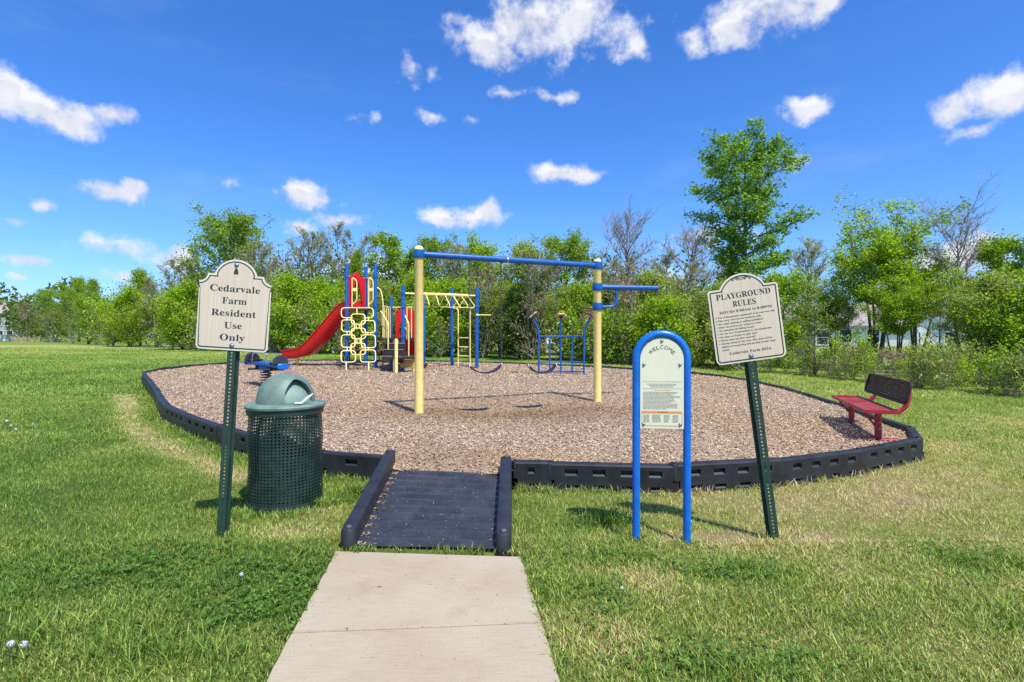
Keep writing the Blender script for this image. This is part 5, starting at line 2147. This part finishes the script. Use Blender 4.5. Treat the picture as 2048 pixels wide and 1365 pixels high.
for s in (-1, 1):
    MB().box((s * .71, 0, .505 - s * .71 * math.sin(tilt)), (.035, .24, .12), None, .015).build('end_plate', 'blue_frame', sr)
    # rounded shell seat
    b = MB()
    n = 14
    pr_ = [(.15 * math.cos(a), .155 * math.sin(a)) for a in np.linspace(math.pi, 0, n)]
    b.plate([(-.15, -.02)] and [(-.15, -.03), (.15, -.03)] + pr_[::-1], -.05, .05)
    so = b.build('seat_back', 'dark_seat', sr)
    so.location = (s * .60, 0, .57 - s * .02)
    so.rotation_euler = (R(-10 * s), 0, R(90))
    MB().box((s * .47, 0, .565 - s * .02), (.26, .24, .04), None, .015).build('seat', 'dark_seat', sr)
    MB().tube(rounded([(s * .30, -.15, .54), (s * .27, -.15, .74), (s * .27, .15, .74), (s * .30, .15, .54)], .05, 4), .011, 8).build('handle', 'steel', sr)
    MB().tube([(s * .33, -.22, .40), (s * .33, .22, .40)], .026, 10).build('foot_rest', 'black_rubber', sr)
    MB().box((s * .33, 0, .44), (.05, .10, .10)).build('foot_rest_bracket', 'black_rubber', sr, smooth=False)

# ------------------------------------------------------------------ picnic table behind the net climber
pt = thing('picnic_table', 'red brown slatted picnic table behind the net climber', 'picnic table', (-5.05, 17.9, zmf(-5.05, 17.9)), R(4))
for k in range(4):
    MB().box((0, -.27 + k * .18, .72), (1.45, .16, .04), None, .006).build('table_board', 'table_wood', pt, smooth=False)
for s in (-1, 1):
    for k in range(2):
        MB().box((0, s * (.58 + k * .13), .43), (1.45, .12, .04), None, .006).build('seat_board', 'table_wood', pt, smooth=False)
    for x in (-.5, .5):
        MB().tube([(x, s * .12, .69), (x, s * .55, -.05)], .025, 8).build('leg', 'chain_metal', pt)
for x in (-.5, .5):
    MB().tube([(x, -.72, .40), (x, .72, .40)], .022, 8).build('cross_bar', 'chain_metal', pt)

# ------------------------------------------------------------------ bench
bx_, by_ = 4.40, 6.66
bn = thing('bench', 'red perforated metal bench inside the right corner of the border', 'bench', (bx_, by_, zmf(bx_, by_)), math.atan2(.944, .33))
# local: x along the bench (towards the far end), +y towards the play area, -y the back
SL, SH_, SD = .80, .36, .17
b = MB()


def seatfn(i, j):
    u, v_ = i / 58, j / 12
    x = -SL + 2 * SL * u
    y = SD - 2 * SD * v_
    zz = SH_ - .018 * math.sin(math.pi * v_) + (.0 if 0 < j < 12 else -.0)
    return (x, y + .02, zz)


b.perf(58, 12, seatfn, .4, keep=lambda i, j: 0 < i < 57 and 0 < j < 11)
for y_, nm in ((SD + .02, 1), (-SD + .02, -1)):
    b.add([(-SL, y_, SH_), (SL, y_, SH_), (SL, y_, SH_ - .035), (-SL, y_, SH_ - .035)], [(0, 1, 2, 3)])
for x_ in (-SL, SL):
    b.add([(x_, -SD + .02, SH_), (x_, SD + .02, SH_), (x_, SD + .02, SH_ - .035), (x_, -SD + .02, SH_ - .035)], [(0, 1, 2, 3)])
b.build('seat', 'bench_red', bn, smooth=False)
b = MB()
tb = R(14)


def backfn(i, j):
    u, v_ = i / 54, j / 9
    x = -SL * .96 + 2 * SL * .96 * u
    hgt = .24 * v_
    return (x, -.205 - math.sin(tb) * hgt - .008 * math.sin(math.pi * v_), .44 + math.cos(tb) * hgt)


b.perf(54, 9, backfn, .18, keep=lambda i, j: 0 < i < 53 and 0 < j < 8)
b.build('backrest', 'bench_red_shaded', bn, smooth=False)
fr = [backfn(0, 0), backfn(54, 0), backfn(54, 9), backfn(0, 9)]
MB().tube(rounded([Vector(p) for p in fr], .06, 5, closed=True), .014, 8, closed=True).build('backrest_edge', 'bench_red_shaded', bn)
for x_ in (-.56, .56):
    MB().tube(rounded([(x_, SD - .03, SH_ - .045), (x_, -SD, SH_ - .045), (x_, -SD - .12, SH_ + .03), (x_, -.305, .67)], .14, 6), .024, 10).build('support_arm', 'bench_red', bn)
    MB().tube([(x_, 0, -.05), (x_, 0, SH_ - .05)], .036, 14).build('leg', 'bench_red', bn)
    MB().tube([(x_, .03, .16), (x_, .14, SH_ - .06)], .012, 8).build('brace', 'bench_red', bn)
    MB().box((x_, 0, .006), (.09, .46, .018), None, .005).build('foot_plate', 'bench_red', bn, smooth=False)

# ------------------------------------------------------------------ grass
POSTS = [(-2.06, 3.78, .04), (1.838, 3.735, .04), (.86, 3.69, .04), (1.2, 3.65, .04)]


def grass_ok(x, y):
    ok = ~inside(x, y)
    ed, _, _ = edge_dist(x, y)
    ok &= ed > .055
    l, r_ = path_x(y)
    jag = (vnoise(x, y, .05, 7) - .5) * .02
    ok &= ~((x > l + .012 + jag) & (x < r_ - .012 + jag) & (y < 3.475))
    ok &= ~((x > -1.22) & (x < .02) & (y > 3.47) & (y < 5.3))
    ok &= np.hypot(x + 1.92, y - 4.52) > .28
    return ok


def grass_band(n, ylo, yhi, hlo, hhi, wd, seed, bend=True, gap=True):
    r = np.random.default_rng(seed)
    k = 1.9 if ylo < 5 else 2.4
    m0 = int(n * k)
    y = np.sqrt(r.uniform(ylo ** 2, yhi ** 2, m0))
    x = r.uniform(-1, 1, m0) * (y * 1.08 + 1.5)
    m_ = grass_ok(x, y)
    p = wood_edge_y(x)
    m_ &= y < p + 1.0
    if gap:
        m_ &= r.random(m0) < np.clip(1.25 - .8 * np.clip((dryness(x, y) - .75) / .25, 0, 1), 0, 1)
    x, y = x[m_][:n], y[m_][:n]
    return blades(x, y, hlo, hhi, wd, r, simple=ylo > 3)


def wood_edge_y(x):
    L_ = sorted(LINE, key=lambda q: q[1])
    return np.interp(x, [q[1] for q in L_], [q[2] for q in L_])


def blades(x, y, hlo, hhi, wd, r, dry=None, tall=None, simple=False):
    n = len(x)
    dr_ = dryness(x, y) if dry is None else np.full(n, dry)
    rnd = r.random(n)
    tuft = np.clip(.25 + fnoise(x, y, .3, 91, 3) * 1.4, .6, 1.35)
    h = (hlo + (hhi - hlo) * r.random(n) ** 1.6) * tuft * (1.1 - .25 * dr_)
    if tall is not None:
        h = tall * r.uniform(.5, 1.1, n)
    yaw = r.uniform(0, 2 * np.pi, n)
    lean = np.abs(r.normal(.45, .35, n)) * h + dr_ * h * .4
    d = np.stack([np.cos(yaw), np.sin(yaw), np.zeros(n)], -1)
    sd_a = yaw + np.pi / 2 + r.normal(0, .5, n)
    s = np.stack([np.cos(sd_a), np.sin(sd_a), np.zeros(n)], -1) * (wd * r.uniform(.6, 1.3, n) / 2)[:, None]
    base = np.stack([x, y, zg(x, y) - .006], -1)
    mid_ = base + d * (lean * .3)[:, None] + np.array((0, 0, 1)) * (h * .5)[:, None]
    tip = base + d * lean[:, None] + np.array((0, 0, 1)) * (h * .95)[:, None]
    if simple:
        vs = np.stack([base - s, base + s, tip], 1).reshape(-1, 3)
        c_ = grass_col(dr_, rnd) * r.uniform(.5, 1.55, n)[:, None]
        return vs, np.zeros((0, 4), int), np.arange(n * 3).reshape(-1, 3), np.repeat(c_, 3, 0)
    vs = np.stack([base, mid_ - s, mid_ + s, tip], 1).reshape(-1, 3)
    i0 = np.arange(n)[:, None] * 4
    fq_ = np.zeros((0, 4), int)
    ft_ = np.concatenate([i0 + np.array((0, 2, 1)), i0 + np.array((1, 2, 3))])
    c_ = grass_col(dr_, rnd) * r.uniform(.5, 1.55, n)[:, None]
    if dry is None:
        brown = (r.random(n) < .05 + .16 * dr_)[:, None]
        c_ = np.where(brown, np.array((.34, .245, .125)) * r.uniform(.5, 1.3, n)[:, None], c_)
        h_low = np.where(brown[:, 0], .6, 1.0)
        mid_[:, 2] = base[:, 2] + (mid_[:, 2] - base[:, 2]) * h_low
        tip[:, 2] = base[:, 2] + (tip[:, 2] - base[:, 2]) * h_low
        vs = np.stack([base, mid_ - s, mid_ + s, tip], 1).reshape(-1, 3)
    cv = np.repeat(c_[:, None, :], 4, 1)
    return vs, fq_, ft_, cv.reshape(-1, 3)


gr = []
gr.append(grass_band(340000, 1.3, 3.7, .018, .048, .0048, 1))
gr.append(grass_band(210000, 3.6, 6.2, .020, .048, .0070, 2))
gr.append(grass_band(140000, 6.2, 11, .022, .052, .012, 3))
gr.append(grass_band(75000, 11, 20, .032, .07, .022, 4))
gr.append(grass_band(60000, 20, 46, .03, .06, .04, 5))
# taller tufts: along the border, by the posts, at the foot of the ramp
tr = np.random.default_rng(44)
tx_, ty_, th_ = [], [], []
for i in range(900):
    k = tr.integers(0, len(BORDER) - 1)
    a_, c_ = BP[k], BP[k + 1]
    if a_[1] > 12:
        continue
    u = tr.random()
    p = a_ + (c_ - a_) * u
    nn_ = np.array((c_[1] - a_[1], -(c_[0] - a_[0])))
    nn_ /= np.linalg.norm(nn_)
    q = p + nn_ * tr.uniform(.06, .16)
    m_ = 9
    tx_.append(q[0] + tr.normal(0, .03, m_))
    ty_.append(q[1] + tr.normal(0, .03, m_))
x, y = np.concatenate(tx_), np.concatenate(ty_)
ok = grass_ok(x, y)
gr.append(blades(x[ok], y[ok], .05, .12, .006, tr, tall=.085))
for (cx_, cy_, n_, sg, hh_, dry_) in ((.72, 4.02, 500, .10, .13, .05), (-1.30, 4.75, 420, .08, .13, .15), (-1.02, 3.50, 260, .06, .06, .1), (-.75, 3.49, 120, .08, .045, .2), (-.35, 3.475, 320, .11, .06, .15),
                                      (-.03, 3.45, 120, .05, .05, .45), (-2.06, 3.78, 160, .06, .07, .3), (.86, 3.69, 200, .06, .08, .25), (1.2, 3.65, 160, .06, .07, .5), (1.84, 3.735, 160, .06, .07, .6),
                                      (-2.15, 4.22, 500, .12, .07, .3), (-1.75, 4.2, 500, .12, .07, .35), (-1.58, 4.45, 250, .07, .09, .25), (.47, 3.0, 200, .09, .09, .2), (2.6, 2.6, 260, .12, .09, .2),
                                      (-1.7, 2.4, 400, .16, .11, .12), (-2.3, 2.5, 300, .14, .11, .12), (-1.35, 2.36, 260, .1, .12, .25), (1.0, 2.25, 260, .12, .09, .15)):
    x, y = cx_ + tr.normal(0, sg, n_), cy_ + tr.normal(0, sg * .5, n_)
    l, r_ = path_x(y)
    ok = ~((x > l + .01) & (x < r_ - .01) & (y < 3.455))
    gr.append(blades(x[ok], y[ok], .05, .12, .0055, tr, dry=dry_, tall=hh_))
vs, fa, fb_, cc, o_ = [], [], [], [], 0
for a_, q_, t3, c_ in gr:
    vs.append(a_)
    fa.append(q_ + o_)
    fb_.append(t3 + o_)
    cc.append(c_)
    o_ += len(a_)
stuff(link('grass', np_mesh('grass', np.concatenate(vs), [np.concatenate(fa), np.concatenate(fb_)], ['grass_blade'], np.concatenate(cc))), 'patchy mown lawn grass, lush on the left and dry on the right', 'grass')

# clover patches
r = np.random.default_rng(8)
x, y = r.uniform(-3.6, 4.5, 260000), r.uniform(1.6, 5.0, 260000)
m_ = grass_ok(x, y) & (r.random(len(x)) < cloverness(x, y) ** 1.5 * .16)
x, y = x[m_], y[m_]
n = len(x)
hc = r.uniform(.02, .06, n)
c0 = np.stack([x, y, zg(x, y) + hc], -1)
V, F, CC = [], [], []
for k in range(3):
    a = r.uniform(0, 6.28, n) if k == 0 else a + 2 * np.pi / 3
    rad_ = r.uniform(.006, .011, n)
    c = c0 + np.stack([np.cos(a), np.sin(a), r.normal(0, .25, n)], -1) * rad_[:, None]
    t_ = np.stack([np.cos(a), np.sin(a), r.normal(.1, .3, n)], -1) * rad_[:, None]
    b_ = np.stack([-np.sin(a), np.cos(a), r.normal(0, .3, n)], -1) * rad_[:, None] * .85
    V.append(np.stack([c - t_, c + b_, c + t_, c - b_], 1).reshape(-1, 3))
    F.append(np.arange(n * 4).reshape(-1, 4) + k * n * 4)
    CC.append(np.repeat(np.array((.115, .225, .034)) * r.uniform(.5, 1.5, n)[:, None], 4, 0))
stuff(link('clover', np_mesh('clover', np.concatenate(V), np.concatenate(F), ['leaf'], np.concatenate(CC))), 'patches of dark green clover in the lawn beside the path', 'clover')

# dandelion clocks
paint('seed_fluff', (.55, .55, .52), .9, .05, bmp=0)
paint('stem_green', (.12, .16, .05), .6, .1, bmp=0)
DAND = [(22, 1277, .014, 'white dandelion clock nearest the lower left corner'), (48, 1278, .014, 'white dandelion clock just right of the corner one'),
        (483, 1142, .011, 'lone dandelion clock between the resident sign and the path'), (14, 838, .02, 'dandelion clock at the left photo edge, uppermost of four'),
        (32, 856, .018, 'dandelion clock in the left cluster, lowest of four'), (66, 845, .017, 'dandelion clock at the right end of the left cluster'),
        (22, 848, .016, 'dandelion clock in the middle of the left cluster'), (1243, 1170, .009, 'small dandelion clock in the clover right of the path'),
        (1953, 838, .018, 'dandelion clock on the lawn at far right')]
for (px, py, rad_, lab) in DAND:
    hh_ = .085
    p = gpt(px, py, hh_ + float(slope(FP * 1.3 / (py - HY))))
    g0_ = float(zg(p.x, p.y))
    t_ = thing('dandelion', lab, 'dandelion', (p.x, p.y, g0_), group='dandelion clocks in the lawn')
    MB().tube([(0, 0, -.01), (.004, .003, hh_ * .5), (0, 0, hh_)], .0018, 5).build('stem', 'stem_green', t_)
    b = MB()
    rr_ = random.Random(px)
    b.lathe([(.001, -.004), (.004, 0), (.001, .004)], 6)
    for k in range(90):
        d = Vector((rr_.gauss(0, 1), rr_.gauss(0, 1), rr_.gauss(0, 1))).normalized()
        u, w = frame(d)
        tip = d * rad_
        s = rad_ * .24
        b.add([(0, 0, 0), tip - u * .0005, tip + u * .0005, tip + u * s + d * s * .3, tip + w * s + d * s * .3, tip - u * s + d * s * .3, tip - w * s + d * s * .3], [(0, 1, 2), (3, 4, 5, 6)])
    stuff(b.build('seed_head', 'seed_fluff', t_, smooth=False, loc=(0, 0, hh_)))
